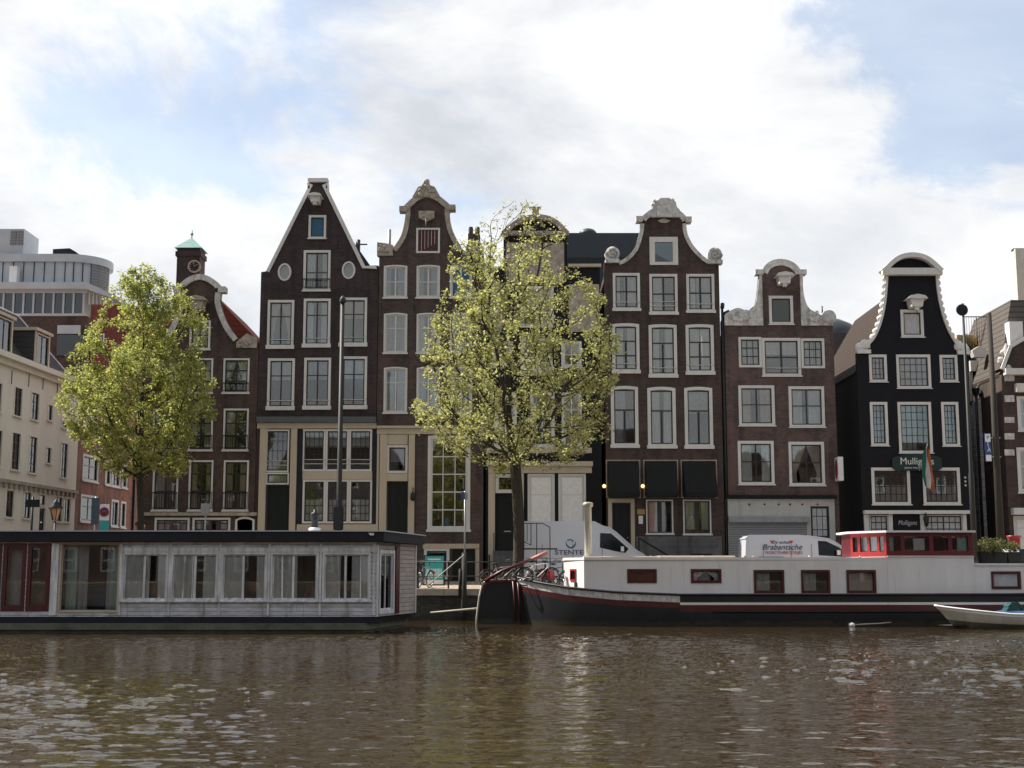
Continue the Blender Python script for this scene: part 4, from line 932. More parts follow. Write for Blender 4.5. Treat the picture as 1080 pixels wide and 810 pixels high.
for x0, y0, x1, y1, c, r in ((65, 125, 105, 270, 2, (.33, .66)), (145, 150, 185, 288, 2, (.33, .66)), (225, 208, 250, 290, 1, (.5,)), (290, 280, 322, 325, 2, (.5,)),
                    (53, 340, 95, 525, 2, (.25, .5, .75)), (135, 358, 175, 540, 2, (.25, .5, .75)), (217, 410, 243, 493, 1, (.5,)), (285, 388, 320, 562, 2, (.25, .5, .75)),
                    (25, 613, 65, 750, 2, (.4,)), (108, 622, 148, 755, 2, (.4,)), (258, 645, 295, 770, 2, (.4,)), (300, 652, 333, 772, 2, (.4,)),
                    (-30, 100, 8, 250, 2, (.33, .66)), (-35, 325, 8, 510, 2, (.25, .5, .75)), (-75, 605, -30, 745, 2, (.4,))):
    x0, y0, x1, y1 = q4((x0, y0, x1, y1)); H.win(x0, y0 + 380, x1, y1 + 380, cols=c, rows=r, case='cream_wall', cw=.06, cur='Lg' if y0 > 120 else None, sillw=.12, mw=.03)
H.door(185 / 4.5, 380 + 700 / 4.5, 216 / 4.5, 563, panels=2); H.win(185 / 4.5, 380 + 634 / 4.5, 216 / 4.5, 380 + 692 / 4.5, cols=1, rows=(), case='cream_wall', cw=.06, sillw=0)
b = B(); z = H.F(40, 514)[1]; b.box(H.s0, H.s1, -.18, -.004, z - .03, z + .14)
for i in range(26): x = H.s0 + (H.s1 - H.s0) * (i + .5) / 26; b.box(x - .12, x + .12, -.14, -.004, z - .28, z - .033)
b.build('string_course', 'stone', H.root)
b = B(); zt = zc - BZ; b.box(H.s0 - .1, H.s1 + .1, -.45, -.004, zt - .22, zt + .06); b.box(H.s0, H.s1, -.2, -.004, zt - .5, zt - .223); b.build('cornice', 'cream_wall', H.root)
for i, px in enumerate((12, 30, 45, 60)):
    x, z = H.F(px, (398, 401, 404, 410)[i]); q = B(); q.tube([(x, -.03, z - .35), (x, -.03, z + .35)], .02, 4); q.build('wall_anchor', 'metal_dark', H.root)
H.finish()
s0, s1, D = H.s0, H.s1, H.depth
b = B(); zr = facade_frame(45, 343)[1] - BZ + 1.0; b.add([(s0, .35, zt + .07), (s1, .35, zt + .07), (s1, D, zt + .07), (s0, D, zt + .07), (s0, 3.2, zt + 3.6), (s1 - 1.6, 3.2, zt + 3.6), (s1 - 1.6, D - 3, zt + 3.6), (s0, D - 3, zt + 3.6)],
      [(0, 1, 5, 4), (1, 2, 6, 5), (2, 3, 7, 6), (3, 0, 4, 7), (4, 5, 6, 7), (0, 3, 2, 1)]); b.build('mansard_roof', 'tile_slate', H.root)
b = B(); b.tube([(s1 + .02, .4, zt + .1), (s1 - 1.58, 3.2, zt + 3.65), (s1 - 3.5, 3.2, zt + 3.67), (s0, 3.2, zt + 3.67)], .07, 6); b.build('ridge_flashing', 'panel_grey', H.root)
for k, (px0, px1, py0, py1) in enumerate(((-2, 19, 341, 374), (40, 57, 357, 389))):
    a, z0 = H.F(px0, py1); c, z1 = H.F(px1, py0)
    a, c = (a + c) / 2 - .95, (a + c) / 2 + .95
    b = B(); z0 = zt + .12; z1 = zt + 2.0; b.box(a, c, .27, 2.6, z0, z1); b2 = B(); b2.box(a - .01, a + .13, .2, .26, z0, z1); b2.box(c - .13, c + .01, .2, .26, z0, z1); b2.box(a - .15, c + .15, .1, 2.6, z1 + .003, z1 + .16); o = b.build('dormer', 'tile_slate', H.root); b2.build('dormer_trim', 'cream', o)
    window(o, a + .15, z0 + .1, c - .15, z1 - .08, cols=2, rows=(), case='cream', cw=.06, sillw=0).location = (0, .2, 0)
b = B(); a, z0 = H.F(8, 338); b.box(a - .9, a + 1.3, 1.5, 3.2, zt + .5, z0 + 2.0); b.box(a - 1.0, a + 1.4, 1.4, 3.3, z0 + 2.0 + .003, z0 + 2.2); b.build('chimney', 'brick_dark', H.root)
# red brick row house
zr_ = facade_frame(120, 395)[1]
H = Side('row_house', 'red brick house with white framed windows between the cream house and the tree trunk', sB + .02, sC, facade_frame(83, 400)[1] - .4, 'brick_red', recess=.05)
for x0, y0, x1, y1, c in ((390, 450, 465, 578, 2), (498, 478, 525, 596, 1), (528, 482, 570, 604, 2), (576, 495, 603, 610, 1), (380, 640, 460, 772, 2), (525, 662, 560, 792, 2), (570, 670, 595, 797, 1)):
    H.win(x0 / 4.5, y0 / 4.5 + 380, x1 / 4.5, y1 / 4.5 + 380, cols=c, rows=(.4,), cw=.13, cur='Sw', sillw=.15, sash='sash_dark')
for x0, y0, x1, y1 in ((88, 425, 103, 452), (112, 432, 126, 458)): H.win(x0, y0, x1, y1, cols=2, rows=(.4,), cw=.13, cur='Sw')
H.box('downpipe', 'metal_dark', 140, 420, 140.8, 610, -.15, -.03)
H.finish(eaves=None, roof='tile_brown')
# red gable wall behind trees
H = House('brick_block', 'plain red brick end wall of a block rising beside the grey office roof', 100, 91, 180, BZ, [(91, 321), (135, 321), (180, 330)], 'tile_red', depth=8, cat='building')
H.wall = brick('fresh_red_brick', (.14, .04, .032), var=.15, blotch=.1); H.win(96, 352, 110, 372, cols=2, rows=(), cw=.1, sillw=0); H.finish(roof='metal_roof')
# modern grey office with rounded top storey
Y = 112.0; ox = WX(30, 330, Y)
F = Fr(ox, Y, BZ); t = thing('office_building', 'modern light grey office block with rounded top storey and ribbon windows behind cream house', 'office', (ox, Y, BZ))
zf = lambda py: F(50, py)[1]; xf = lambda px: F(px, 320)[0]
b = B(); b.box(xf(-60), xf(92), .2, 20, 0, zf(333) ); b.build('lower_wall', 'brick_brown', t)
b = B(); b.box(xf(62), xf(86), -.05, .198, zf(352), zf(343)); b.build('spandrel_panel', 'panel_grey', t)
b = B(); b.box(xf(62), xf(90), .0, .19, zf(375), zf(353)); b.build('lower_glazing', 'glass_dark', t)
b = B()
x0, x1 = xf(-60), xf(88); n = 14
b.box(x0, x1 + .3, 0, .3, zf(333), zf(330.5)); b.box(x0, x1 + .3, 0, .3, zf(309), zf(306))
for i in range(n + 1):
    x = x0 + (x1 - x0) * i / n; b.box(x - .08, x + .08, -.02, .28, zf(330.5) + .003, zf(309) - .003)
b.build('window_frame', 'panel_grey', t)
b = B(); b.box(x0, x1, .12, .15, zf(330), zf(309)); b.build('ribbon_window', 'glass_dark', t)
b = B()
for i in range(n):
    if i % 3 != 1: x = x0 + (x1 - x0) * i / n; b.box(x + .1, x + (x1 - x0) / n - .1, .4, .42, zf(309) - (zf(309) - zf(330)) * (.3 + .4 * ((i * 7) % 5) / 5), zf(309))
b.build('window_blind', 'curtain_grey', t)
b = B(); b.box(x0, x1 - .2, 1.0, 19, zf(333), zf(306)); b.build('inner_wall', 'panel_grey', t)
b = B(); b.prism([(x0, zf(306)), (xf(92), zf(306)), (xf(124), zf(317)), (xf(126), zf(314)), (xf(92), zf(299)), (x0, zf(299))], -.6, 18); b.build('roof_edge', 'panel_grey', t)
b = B()
for k in range(7): x = xf(94 + k * 4); b.box(x - .06, x + .06, 0, .2, zf(321), zf(308 + k * 1.3))
b.build('side_glazing', 'panel_grey', t)
cx = xf(62); rad = xf(101) - cx; RC = rad + .9
def stadium(r, n=18): return [(x0, RC + r)] + [(x0, RC - r)] + [(cx + r * math.sin(a), RC - r * math.cos(a)) for a in np.linspace(0, PI, n)]
b = B(); b.hprism(stadium(rad - .3), zf(299) , zf(273)); b.build('rotunda_wall', 'panel_grey', t)
b = B(); b.hprism(stadium(rad), zf(273) + .003, zf(265)); b.build('rotunda_fascia', 'panel_grey', t)
b = B()
for i in range(12):
    x = x0 + (cx - x0) * i / 11; b.box(x - .02, x + .02, RC - rad + .2, RC - rad + .33, zf(299), zf(273))
for a in np.linspace(.25, PI / 2, 6):
    c_ = (cx + (rad - .28) * math.sin(a), RC - (rad - .28) * math.cos(a)); b.box(c_[0] - .025, c_[0] + .025, c_[1] - .08, c_[1] + .04, zf(299), zf(273))
b.build('panel_joint', 'metal_dark', t)
b = B(); 
ang = np.linspace(.75, 1.5, 8); vs = []; fs = []
for i, a in enumerate(ang):
    x, y = cx + (rad - .22) * math.sin(a), RC - (rad - .22) * math.cos(a); vs += [(x, y, zf(297)), (x, y, zf(274))]
    if i: fs.append((2 * i - 2, 2 * i, 2 * i + 1, 2 * i - 1))
b.add(vs, fs); b.build('louvre', 'louvre', t)
b = B(); b.prism([(xf(46), zf(265)), (xf(71), zf(265)), (xf(71), zf(261)), (xf(64), zf(257)), (xf(46), zf(258))], 1.6, 4); b.build('rooftop_unit', 'navy', t)
b = B(); b.box(xf(7), xf(15), .2, 1.0, zf(297), zf(280)); b.build('air_unit', 'sign_white', t)
b = B(); b.box(xf(-40), xf(15), 1.4, 5, zf(266), zf(237)); b.build('lift_tower', 'panel_grey', t)
b = B(); b.box(xf(1), xf(7), 1.3, 1.39, zf(254), zf(239)); b.box(xf(8.5), xf(14.5), 1.3, 1.39, zf(254), zf(239)); b.build('tower_louvre', 'louvre', t)
# clock tower
Y = 112.0; ox = WX(201, 290, Y); F = Fr(ox, Y, BZ)
t = thing('clock_tower', 'small brick clock tower with a green copper pyramid roof above the brown gable', 'tower', (ox, Y, BZ)); s = .98; zf = lambda py: F(201, py)[1]
b = B(); b.box(-s, s, -s, s, 0, zf(273)); b.box(-s - .12, s + .12, -s - .12, s + .12, zf(273) + .003, zf(268)); b.box(-s, s, -s, s, zf(268) + .003, zf(265)); b.build('wall', 'brick_plum', t)
b = B(); z = zf(264.5); b.add([(-s - .2, -s - .2, z), (s + .2, -s - .2, z), (s + .2, s + .2, z), (-s - .2, s + .2, z), (0, 0, zf(250.5))], [(0, 1, 4), (1, 2, 4), (2, 3, 4), (3, 0, 4), (3, 2, 1, 0)]); b.tube([(0, 0, zf(251)), (0, 0, zf(243))], .05, 5); b.ball((0, 0, zf(247)), .14); b.build('roof', 'copper', t)
x, z = F(208, 284); b = B(); b.lathe([(.44, 0), (.44, -.12), (.56, -.12), (.56, 0)], (x, -s - .01, z), 24, 'y')
for k in range(12): a = k * PI / 6; b.box(x + .36 * math.cos(a) - .03, x + .36 * math.cos(a) + .03, -s - .06, -s - .012, z + .36 * math.sin(a) - .03, z + .36 * math.sin(a) + .03)
b.tube([(x, -s - .1, z), (x + .3, -s - .1, z + .2)], .035, 4); b.tube([(x, -s - .1, z), (x - .1, -s - .1, z + .42)], .03, 4); b.build('clock_face', 'stone', t)
# ================================================================== HOUSEBOAT
YH = 44.0; F = Fr(0, YH); ox = WX(200, 650, YH)
t = thing('houseboat', 'flat-roofed weathered white wooden houseboat with red double doors moored along the quay', 'houseboat', (ox, YH, 0))
LX = lambda px, py=610, Y=YH: WX(px, py, Y) - ox
LZ = lambda py, Y=YH: WZ(py, Y)
xl, xr, xb = LX(-90), LX(397), LX(397) + .95; DB = 4.6
def para(x0, x1, dx, y0, y1): return [(x0, y0), (x1, y0), (x1 + dx, y1), (x0, y1)]
zw0, zw1 = LZ(650.5), LZ(571.5)
Hs = type('S', (), {})(); Hs.holes = []
def hb(x0, y0, x1, y1, **k):
    s0, s1 = LX(x0), LX(x1); z0, z1 = LZ(y1), LZ(y0); e = .02
    Hs.holes.append([(s0 + e, z0 + e), (s1 - e, z0 + e), (s1 - e, z1 - e), (s0 + e, z1 - e)])
    return window(t, s0, z0, s1, z1, **k)
for i, (x0, x1, c) in enumerate(((128.5, 177.5, 'Fw'), (180, 230.5, 'Fw'), (233, 282, 'Fw'), (285, 336, 'Lw'), (340, 391, 'Sw'))):
    hb(x0, 582.5, x1, 634.5, cols=[.47 if i != 1 else .5], rows=(), case='siding_frame', sash='siding_frame', cw=.07, sw=.04, mw=.04, cur=c, glass='glass_boat', sillw=.08, back=.10)
hb(62.5, 571.8, 126, 646, cols=1, rows=(), case='cream', sash='cream', cw=.05, sw=.03, cur='Sg', glass='glass_boat', sillw=0, back=.5)
q = B(); 
for a, c in ((66, 77), (112, 124)): wavy(q, LX(a), LX(c), LZ(643), LZ(573), .42, .04)
q.build('curtain', 'curtain_teal', t)
# red doors
for n_, (x0, x1) in enumerate(((-30, 1), (2, 27), (28, 53))):
    s0, s1 = LX(x0), LX(x1); z0, z1 = LZ(645), LZ(573); Hs.holes.append([(s0, z0), (s1, z0), (s1, z1), (s0, z1)])
    b = B(); b.frame(s0 + .01, z0 + .01, s1 - .01, z1 - .01, .13, -.02, .08, .2); o = b.build('door', 'maroon', t)
    b = B(); b.box(s0 + .12, s1 - .12, .03, .035, z0 + .2, z1 - .12); b.build('pane', 'glass_boat', o)
    if n_ < 2:
        b = B(); wavy(b, s0 + .1, s0 + .5, z0 + .2, z1 - .2, .4); b.build('curtain', 'curtain_grey', o)
b = B(); b.prism([(xl, zw0), (xr, zw0), (xr, zw1), (xl, zw1)], 0, .08, Hs.holes)
b.box(xl, xb, DB - .1, DB, zw0, zw1); b.build('wall', 'siding', t)
b = B(); # post strips
for px in (57.5, 127.3, 179, 231.7, 283.6, 338, 394.5): b.box(LX(px) - (.12 if px < 60 else .035), LX(px) + (.12 if px < 60 else .035), -.05, -.003, LZ(649), LZ(573))
b.box(LX(127.5), xr - .005, -.045, -.006, LZ(582), LZ(577.5)); b.build('trim_board', 'siding_frame', t)
# slanted end wall: own frame
e0 = Vector((xr, 0)); e1 = Vector((xb, DB)); L_ = (e1 - e0).length; ea = math.atan2(e1.y - e0.y, e1.x - e0.x)
ew = thing('end_wall', '', 'x'); del ew['category']; del ew['label']; ew.parent = t; ew.location = (xr, 0, 0); ew.rotation_euler = (0, 0, ea)
def endp(f): return L_ * f
b = B(); hz = [(endp(.06), LZ(646, 46)), (endp(.42), LZ(646, 46)), (endp(.42), LZ(581, 46)), (endp(.06), LZ(581, 46))]
b.prism([(0.0, zw0), (L_, zw0), (L_, zw1), (0.0, zw1)], 0, .08, [hz]); b.build('boards', 'siding_warm', ew)
window(ew, endp(.06) - .01, hz[0][1] - .01, endp(.42) + .01, hz[2][1] + .01, cols=2, rows=(), case='siding_frame', sash='siding_frame', cw=.12, sillw=0, glass='glass_boat', cur='Fg')
b = B(); b.box(endp(.44), endp(.53), -.06, -.003, LZ(647, 46), LZ(573, 46)); b.box(0, endp(.53), -.06, -.003, zw1 - .1, zw1 - .02); b.build('door_post', 'maroon', ew)
b = B(); b.box(.0, .1, -.04, -.001, zw0, zw1); b.build('corner_board', 'siding_frame', ew); b = B(); b.box(L_ - .12, L_, -.04, -.001, zw0, zw1); b.build('corner_board', 'siding_frame', ew)
b = B(); b.hprism(para(xl, xr + .25, 1.0, -.28, DB + .3), LZ(571), LZ(561)); rf = b.build('roof', 'navy', t)
b = B(); b.hprism(para(xl, xr + .3, 1.0, -.33, DB + .35), LZ(561) + .002, LZ(559.7)); b.build('roof_edge', 'panel_grey', rf)
b = B(); b.hprism(para(xl, xr - .1, .95, .12, DB - .1), zw0 - .02, zw0 + .12); b.box(xl, xr, 2.6, 2.7, zw0 + .13, zw1 - .02); b.build('floor', mat('cabin_floor', (.14, .09, .06), .7), t)
b = B(); b.hprism(para(xl, xr - .15, .95, -.12, DB + .1), LZ(657), zw0 - .021); b.build('gunwale', 'navy', t)
b = B(); b.hprism(para(xl, xr - .3, .95, -.22, DB + .2), LZ(664), LZ(657) - .002); b.hprism(para(xl, xr - .4, .95, -.1, DB + .1), -.8, LZ(664) - .002); b.build('hull', 'concrete', t)
x, z = LX(326), LZ(559.7); b = B(); b.lathe([(.2, 0), (.2, .12), (.12, .14)], (x, 1.0, z), 12); b.build('flue_collar', 'sign_white', rf); b = B(); b.lathe([(.12, .1), (.12, .5), (.15, .5), (.15, .62), (.05, .66), (.05, .74), (0, .74)], (x, 1.0, z), 12); b.build('flue', 'metal_dark', rf)
b = B(); b.prism([(LX(389), LZ(562.5)), (LX(395), LZ(562.5)), (LX(394.5), LZ(565)), (LX(391), LZ(565))], -.36, -.29); b.build('roof_lamp', 'sign_white', rf)
# interior objects seen through the glass
b = B(); b.box(LX(72), LX(100), 1.2, 1.9, LZ(645), LZ(620)); b.box(LX(300), LX(334), 1.0, 2.0, LZ(645), LZ(628)); b.box(LX(340), LX(378), .8, 1.8, LZ(645), LZ(622)); b.build('bench', 'cover_blue', t)

# ================================================================== BARGE
YB = 49.0; ox = WX(800, 650, YB); F = Fr(0, YB)
t = thing('barge', 'long black-hulled residential barge with white cabin and red wheelhouse', 'barge', (ox, YB, 0)); BT = t
LX = lambda px, py=620, Y=YB: WX(px, py, Y) - ox
LZ = lambda py, Y=YB: WZ(py, Y)
xs_ = LX(541, 640, 51.4); xe = LX(1260)
BW = 2.5
def hw(x):
    d = (x - xs_) / 5.0
    return BW * (1 - (1 - min(1, max(0, d))) ** 2.6) if d < 1 else BW
def sheer(x):
    P = [(xs_, 1.78), (LX(560), 1.62), (LX(594), 1.40), (LX(650), 1.22), (LX(717), 1.13), (LX(1080), 1.14), (xe, 1.3)]
    for (a, za), (c, zc_) in zip(P, P[1:]):
        if x <= c: return za + (zc_ - za) * max(0, (x - a) / (c - a))
    return P[-1][1]
st = [xs_ + .02, xs_ + .2, xs_ + .45, xs_ + .8, xs_ + 1.3, xs_ + 2, xs_ + 2.8, xs_ + 3.8, xs_ + 5] + list(np.arange(xs_ + 6, LX(717) - .3, 1.2)) + [LX(717)] + list(np.arange(LX(717) + 1.2, xe, 1.5))
def band_mesh(b, o0, o1, xa, xb_, push=0.0, abs0=False, abs1=False):
    S = [x for x in st if xa - 1e-6 <= x <= xb_ + 1e-6]
    for sg in (-1, 1):
        vs = []; fs = []
        for i, x in enumerate(S):
            zt = sheer(x)
            zs = [o0 if abs0 else zt - o0, o1 if abs1 else zt - o1]
            for z in np.linspace(zs[0], zs[1], 4):
                k = 1 if z > .25 else 1 - .10 * ((.25 - z) / .9) ** 1.5
                rake = max(0, 1 - (x - xs_) / 4) * (sheer(x) - z) * .12
                vs.append((x + rake, BW + sg * (hw(x) * k + push), z))
            if i:
                for j in range(3): q = (i - 1) * 4 + j; fs.append((q, q + 1, q + 5, q + 4))
        b.add(vs, fs, True)
b = B(); band_mesh(b, .27, .36, LX(717), xe); b.build('white_line', 'barge_white', t, recalc=False)
b = B(); band_mesh(b, .01, .27, xs_, LX(717)); b.build('bulwark', 'white_stone', t, recalc=False)
b = B(); band_mesh(b, .27, .47, xs_, LX(717)); band_mesh(b, .36, .60, LX(717), xe); b.build('maroon_stripe', 'maroon', t, recalc=False)
b = B(); band_mesh(b, .47, -.7, xs_, LX(717), abs1=True); band_mesh(b, .60, -.7, LX(717), xe, abs1=True); band_mesh(b, .01, .27, LX(717), xe)
b.build('hull', 'hull_black', t, recalc=False)
b = B(); vs = []; fs = []
for i, x in enumerate(st):
    z = sheer(x) - .12; vs += [(x, BW - hw(x) * .97, z), (x, BW + hw(x) * .97, z)]
    if i: fs.append((2 * i - 2, 2 * i, 2 * i + 1, 2 * i - 1))
b.add(vs, fs); b.build('deck', 'deck', t)
b = B(); b.tube([(x, BW - hw(x) - .02, sheer(x) + .01) for x in st], .045, 6); b.tube([(x, BW + hw(x) + .02, sheer(x) + .01) for x in st], .045, 6)
b.tube([(x, BW - hw(x) - .03, sheer(x) - .60) for x in st if x > LX(717)], .04, 6); b.build('rubbing_rail', 'hull_black', t)
# cabin
zt = LZ(590.5); 
foot = [(LX(596.5, 600, 51.2), 2.3), (LX(617), .55), (xe, .55), (xe, 4.6), (LX(617), 4.6), (LX(596.5, 600, 51.2), 3.9)]
fr0 = LX(617); cz = lambda px: sheer(LX(px)) - .14
wins = [(663, 600, 694.5, 615), (731, 600, 763.5, 615), (798, 601, 830.5, 626), (848.5, 601, 879.5, 626), (897, 601, 928.5, 626)]
hl = []
for i, (x0, y0, x1, y1) in enumerate(wins + [(1051.5, 602.5, 1083, 621.5)]):
    s0, s1 = LX(x0), LX(x1); z0, z1 = LZ(y1), LZ(y0); e = .03; hl.append([(s0 + e, z0 + e), (s1 - e, z0 + e), (s1 - e, z1 - e), (s0 + e, z1 - e)])
    w = window(t, s0, z0, s1, z1, cols=1, rows=(), case='maroon', sash='maroon', cw=.08, sw=.02, sillw=0, cur=(None, 'Vw', 'Lg', 'Lg', 'Fa', 'Wg')[i], glass='glass_boat'); w.location = (0, .55, 0)
b = B(); b.prism([(fr0, cz(640)), (LX(941), 1.0), (LX(941), zt), (fr0, zt)], .55, .62, hl[:5])
b.prism([(LX(941) + .004, 1.0), (LX(1034), 1.0), (LX(1034), LZ(586.5)), (LX(941) + .004, LZ(586.5))], .545, .62)
b.prism([(LX(1034) + .004, 1.0), (xe, 1.0), (xe, LZ(596.5)), (LX(1034) + .004, LZ(596.5))], .55, .62, hl[5:])
# angled end towards the tiller
a0, a1 = Vector(foot[0]), Vector(foot[1])
b.add([(a0.x, a0.y, cz(600)), (a1.x - .003, a1.y, cz(617)), (a1.x - .003, a1.y, zt), (a0.x, a0.y, zt)], [(0, 1, 2, 3)])
b.add([(a0.x, 3.9, 1.2), (a0.x, a0.y, 1.2), (a0.x, a0.y, zt), (a0.x, 3.9, zt)], [(0, 1, 2, 3)]); b.add([(a0.x, 3.9, 1.2), (fr0, 4.6, 1.2), (fr0, 4.6, zt), (a0.x, 3.9, zt)], [(0, 1, 2, 3)])
b.box(fr0, xe, 4.53, 4.6, 1.0, LZ(597)); b.build('cabin_wall', 'barge_white', t)
b = B(); b.hprism([(x - (.05 if i in (0, 5) else 0), y + (-.06 if i in (1, ) else 0)) for i, (x, y) in enumerate(foot[:2] + [(LX(941), .55), (LX(941), 4.6)] + foot[4:])], zt + .003, LZ(587.6)); b.hprism([(LX(941) + .01, .3 + .2), (LX(1034), .5), (LX(1034), 4.6), (LX(941) + .01, 4.6)], LZ(587) + .0, LZ(586.5) + .02)
b.hprism([(LX(1034) + .01, .5), (xe, .5), (xe, 4.65), (LX(1034) + .01, 4.65)], LZ(596.4), LZ(594)); b.build('cabin_roof', 'barge_white', t)
b = B(); b.box(LX(700), LX(782), 1.2, 3.6, LZ(587.5), LZ(585.5)); b.box(LX(618), LX(700) - .05, 1.2, 2.0, LZ(587.5), LZ(587.5) + .05); b.build('roof_hatch', 'cream', t)
b = B(); b.box(LX(800), xe, 4.45, 4.52, 1.0, zt - .05); b.box(LX(620), xe, .7, 4.5, sheer(0) - .1, sheer(0) - .05); b.box(LX(620), xe, 2.5, 2.6, 1.1, zt - .02); b.build('interior', mat('cabin_interior', (.16, .13, .09), .8), t)
# opened red porthole hatch on the angled end
d = (a1 - a0).normalized(); ea = math.atan2(d.y, d.x)
c = a0 + (a1 - a0) * .45
hp = B(); hp.frame(-.30, LZ(613), .28, LZ(600), .07, -.04, -.004); o = hp.build('hatch_window', 'red_paint', t); o.location = (c.x, c.y, 0); o.rotation_euler = (0, 0, ea)
q = B(); q.box(-.23, .21, -.03, -.01, LZ(612), LZ(601)); q.build('pane', 'glass_dark', o)
q = B(); q.add([(-.30, -.05, LZ(600)), (.28, -.05, LZ(600)), (.2, -.38, LZ(612)), (-.38, -.38, LZ(612))], [(0, 1, 2, 3)]); q.add([(-.30, -.09, LZ(600)), (.28, -.09, LZ(600)), (.2, -.42, LZ(612)), (-.38, -.42, LZ(612))], [(0, 1, 2, 3)]); 
q = B(); q.box(.16, .36, -.05, -.005, LZ(621), LZ(614.5)); q.build('vent', 'metal_dark', o)
# chimney pipe
x, z = LX(620.5, 590, YB + 1.6), zt; b = B(); b.lathe([(.16, 0), (.14, .06), (.135, 2.0), (.19, 2.02), (.2, 2.13), (.16, 2.18), (0, 2.2)], (x, 1.6, z), 14); b.build('chimney_pipe', 'rusty', t)
b = B()
for px in (710, 782, 838, 888, 972, 1003): b.box(LX(px) - .012, LX(px) + .012, .538, .552, cz(px) + .03, zt - .06)
b.build('weld_seam', 'barge_white', t)
b = B()
for px in (640, 690, 745, 800, 860, 915): b.lathe([(.035, 0), (.035, .12), (.06, .13), (0, .17)], (LX(px), .9, zt), 8)
b.build('roof_vent', 'chrome', t)
# wheelhouse
z0, z1 = LZ(586.8), LZ(561.3); x0, x1, x2 = LX(897, 575, YB + 2.0), LX(941), LX(1033.5)
A0, A1 = Vector((x0, 2.0)), Vector((x1, .55)); d = (A1 - A0); wl = d.length; wa = math.atan2(d.y, d.x)
wh = bpy.data.objects.new('wheelhouse', None); COL.objects.link(wh); wh.parent = t
def wall_with(b, L_, holes, o0=0, o1=.06): b.prism([(0, z0), (L_, z0), (L_, z1), (0, z1)], o0, o1, holes)
zz0, zz1 = LZ(580.8), LZ(565.3)
xm = lambda px: LX(px) - x1
hm = [[(xm(a), zz0), (xm(c), zz0), (xm(c), zz1), (xm(a), zz1)] for a, c in ((944.5, 956.5), (960.5, 987), (991.5, 1007.5), (1011.5, 1029))]
b = B(); wall_with(b, x2 - x1, hm); o = b.build('side_wall', 'wheelhouse_red', wh); o.location = (x1, .55, 0)
b = B()
for h in hm: b.box(h[0][0], h[1][0], .03, .035, zz0, zz1)
q = b.build('pane', 'glass_boat', o)
b = B(); b.box(xm(971), xm(983), .12, .13, LZ(580), LZ(567.5)); b.build('paper_blind', 'sign_white', o)
b = B(); wavy(b, xm(1018), xm(1029), zz0, zz1, .15); wavy(b, xm(944), xm(950), zz0, zz1, .15); b.build('curtain', 'curtain_teal', o)
fa = [(.06, .2), (.27, .47), (.54, .74), (.81, .93)]; hm = [[(wl * a, zz0 - .02), (wl * c, zz0 - .02), (wl * c, zz1), (wl * a, zz1)] for a, c in fa]
b = B(); wall_with(b, wl - .003, hm); o = b.build('front_wall', 'red_paint', wh); o.location = (A0.x, A0.y, 0); o.rotation_euler = (0, 0, wa)
b = B()
for h in hm: b.box(h[0][0], h[1][0], .03, .035, zz0, zz1)
b.build('pane', 'glass_boat', o); b = B(); wavy(b, wl * .05, wl * .75, zz0, zz1, .12); b.build('curtain', 'curtain', o)
b = B(); b.box(x0, x0 + .06, 2.0, 3.4, z0, z1); b.box(x2 - .06, x2, .62, 4.5, z0, z1); b.box(x1, x2, 4.5, 4.56, z0, z1); b.box(x0 + .1, x2 - .1, 2.6, 2.64, z0, z1 - .01); b.build('back_wall', 'maroon', wh)
b = B(); b.hprism([(x0 - .15, 1.85), (x1 - .05, .32), (x2 + .06, .32), (x2 + .06, 4.7), (x1, 4.7), (x0 - .15, 3.6)], z1 + .003, z1 + .075); b.build('roof', 'barge_white', wh)
b = B(); b.hprism([(x0 - .03, 1.95), (x1 - .02, .5), (x1 - .02, 4.6), (x0 - .03, 3.6)], LZ(587.3), z0 - .004); b.build('base', 'barge_white', wh)
# rudder and tiller
YR = 51.45
RX = lambda px, py: (WX(px, py, YR) - ox, WZ(py, YR))
P = [RX(505, 661), RX(505.3, 640), RX(507, 626), RX(510, 617), RX(515, 613), RX(545, 612.5), RX(549, 640), RX(549, 661)]
P[0] = (P[0][0], -.5); P[-1] = (P[-1][0], -.5)
b = B(); b.prism(P, 2.38, 2.56); b.build('rudder', 'hull_black', t, .02)
b = B(); b.band([RX(506, 626), RX(511, 615.5), RX(518, 612), RX(548, 611)], .09, 2.33, 2.6); 
pa, pb, pc = RX(511, 613), RX(530, 602), RX(563, 589)
b.tube([(pa[0], 2.45, pa[1]), (pb[0], 2.45, pb[1]), (pc[0], 2.4, pc[1])], [.075, .065, .055], 8); b.build('tiller', 'maroon', t)
pd = RX(577, 583); b = B(); b.tube([(pc[0] - .1, 2.4, pc[1] - .03), (pd[0], 2.4, pd[1])], [.065, .10], 8); b.build('tiller_grip', mat('faded_pink_paint', (.5, .2, .18), .6), t)
b = B(); p0, p1, p2 = RX(505.5, 630), RX(503, 650), RX(502, 660); b.tube([(RX(508, 618)[0], 2.3, RX(508, 618)[1]), (p0[0], 2.3, p0[1]), (p1[0], 2.25, p1[1]), (p2[0], 2.2, p2[1] - .3)], .035, 6); b.build('mooring_rope', 'rope', t)
b = B()
for px in (541, 546): p0, p1 = RX(px, 613), RX(px + 3, 655); b.tube([(p0[0], 2.2, p0[1]), (p1[0], 2.1, p1[1])], .035, 5)
b.build('rudder_chain', 'maroon', t)
b = B()
for px in (556, 572): p = RX(px, 611); b.lathe([(.06, 0), (.05, .2), (.08, .22), (.08, .27), (0, .28)], (p[0], 2.0, p[1] - .2), 8)
b.build('mooring_post', 'maroon', t)
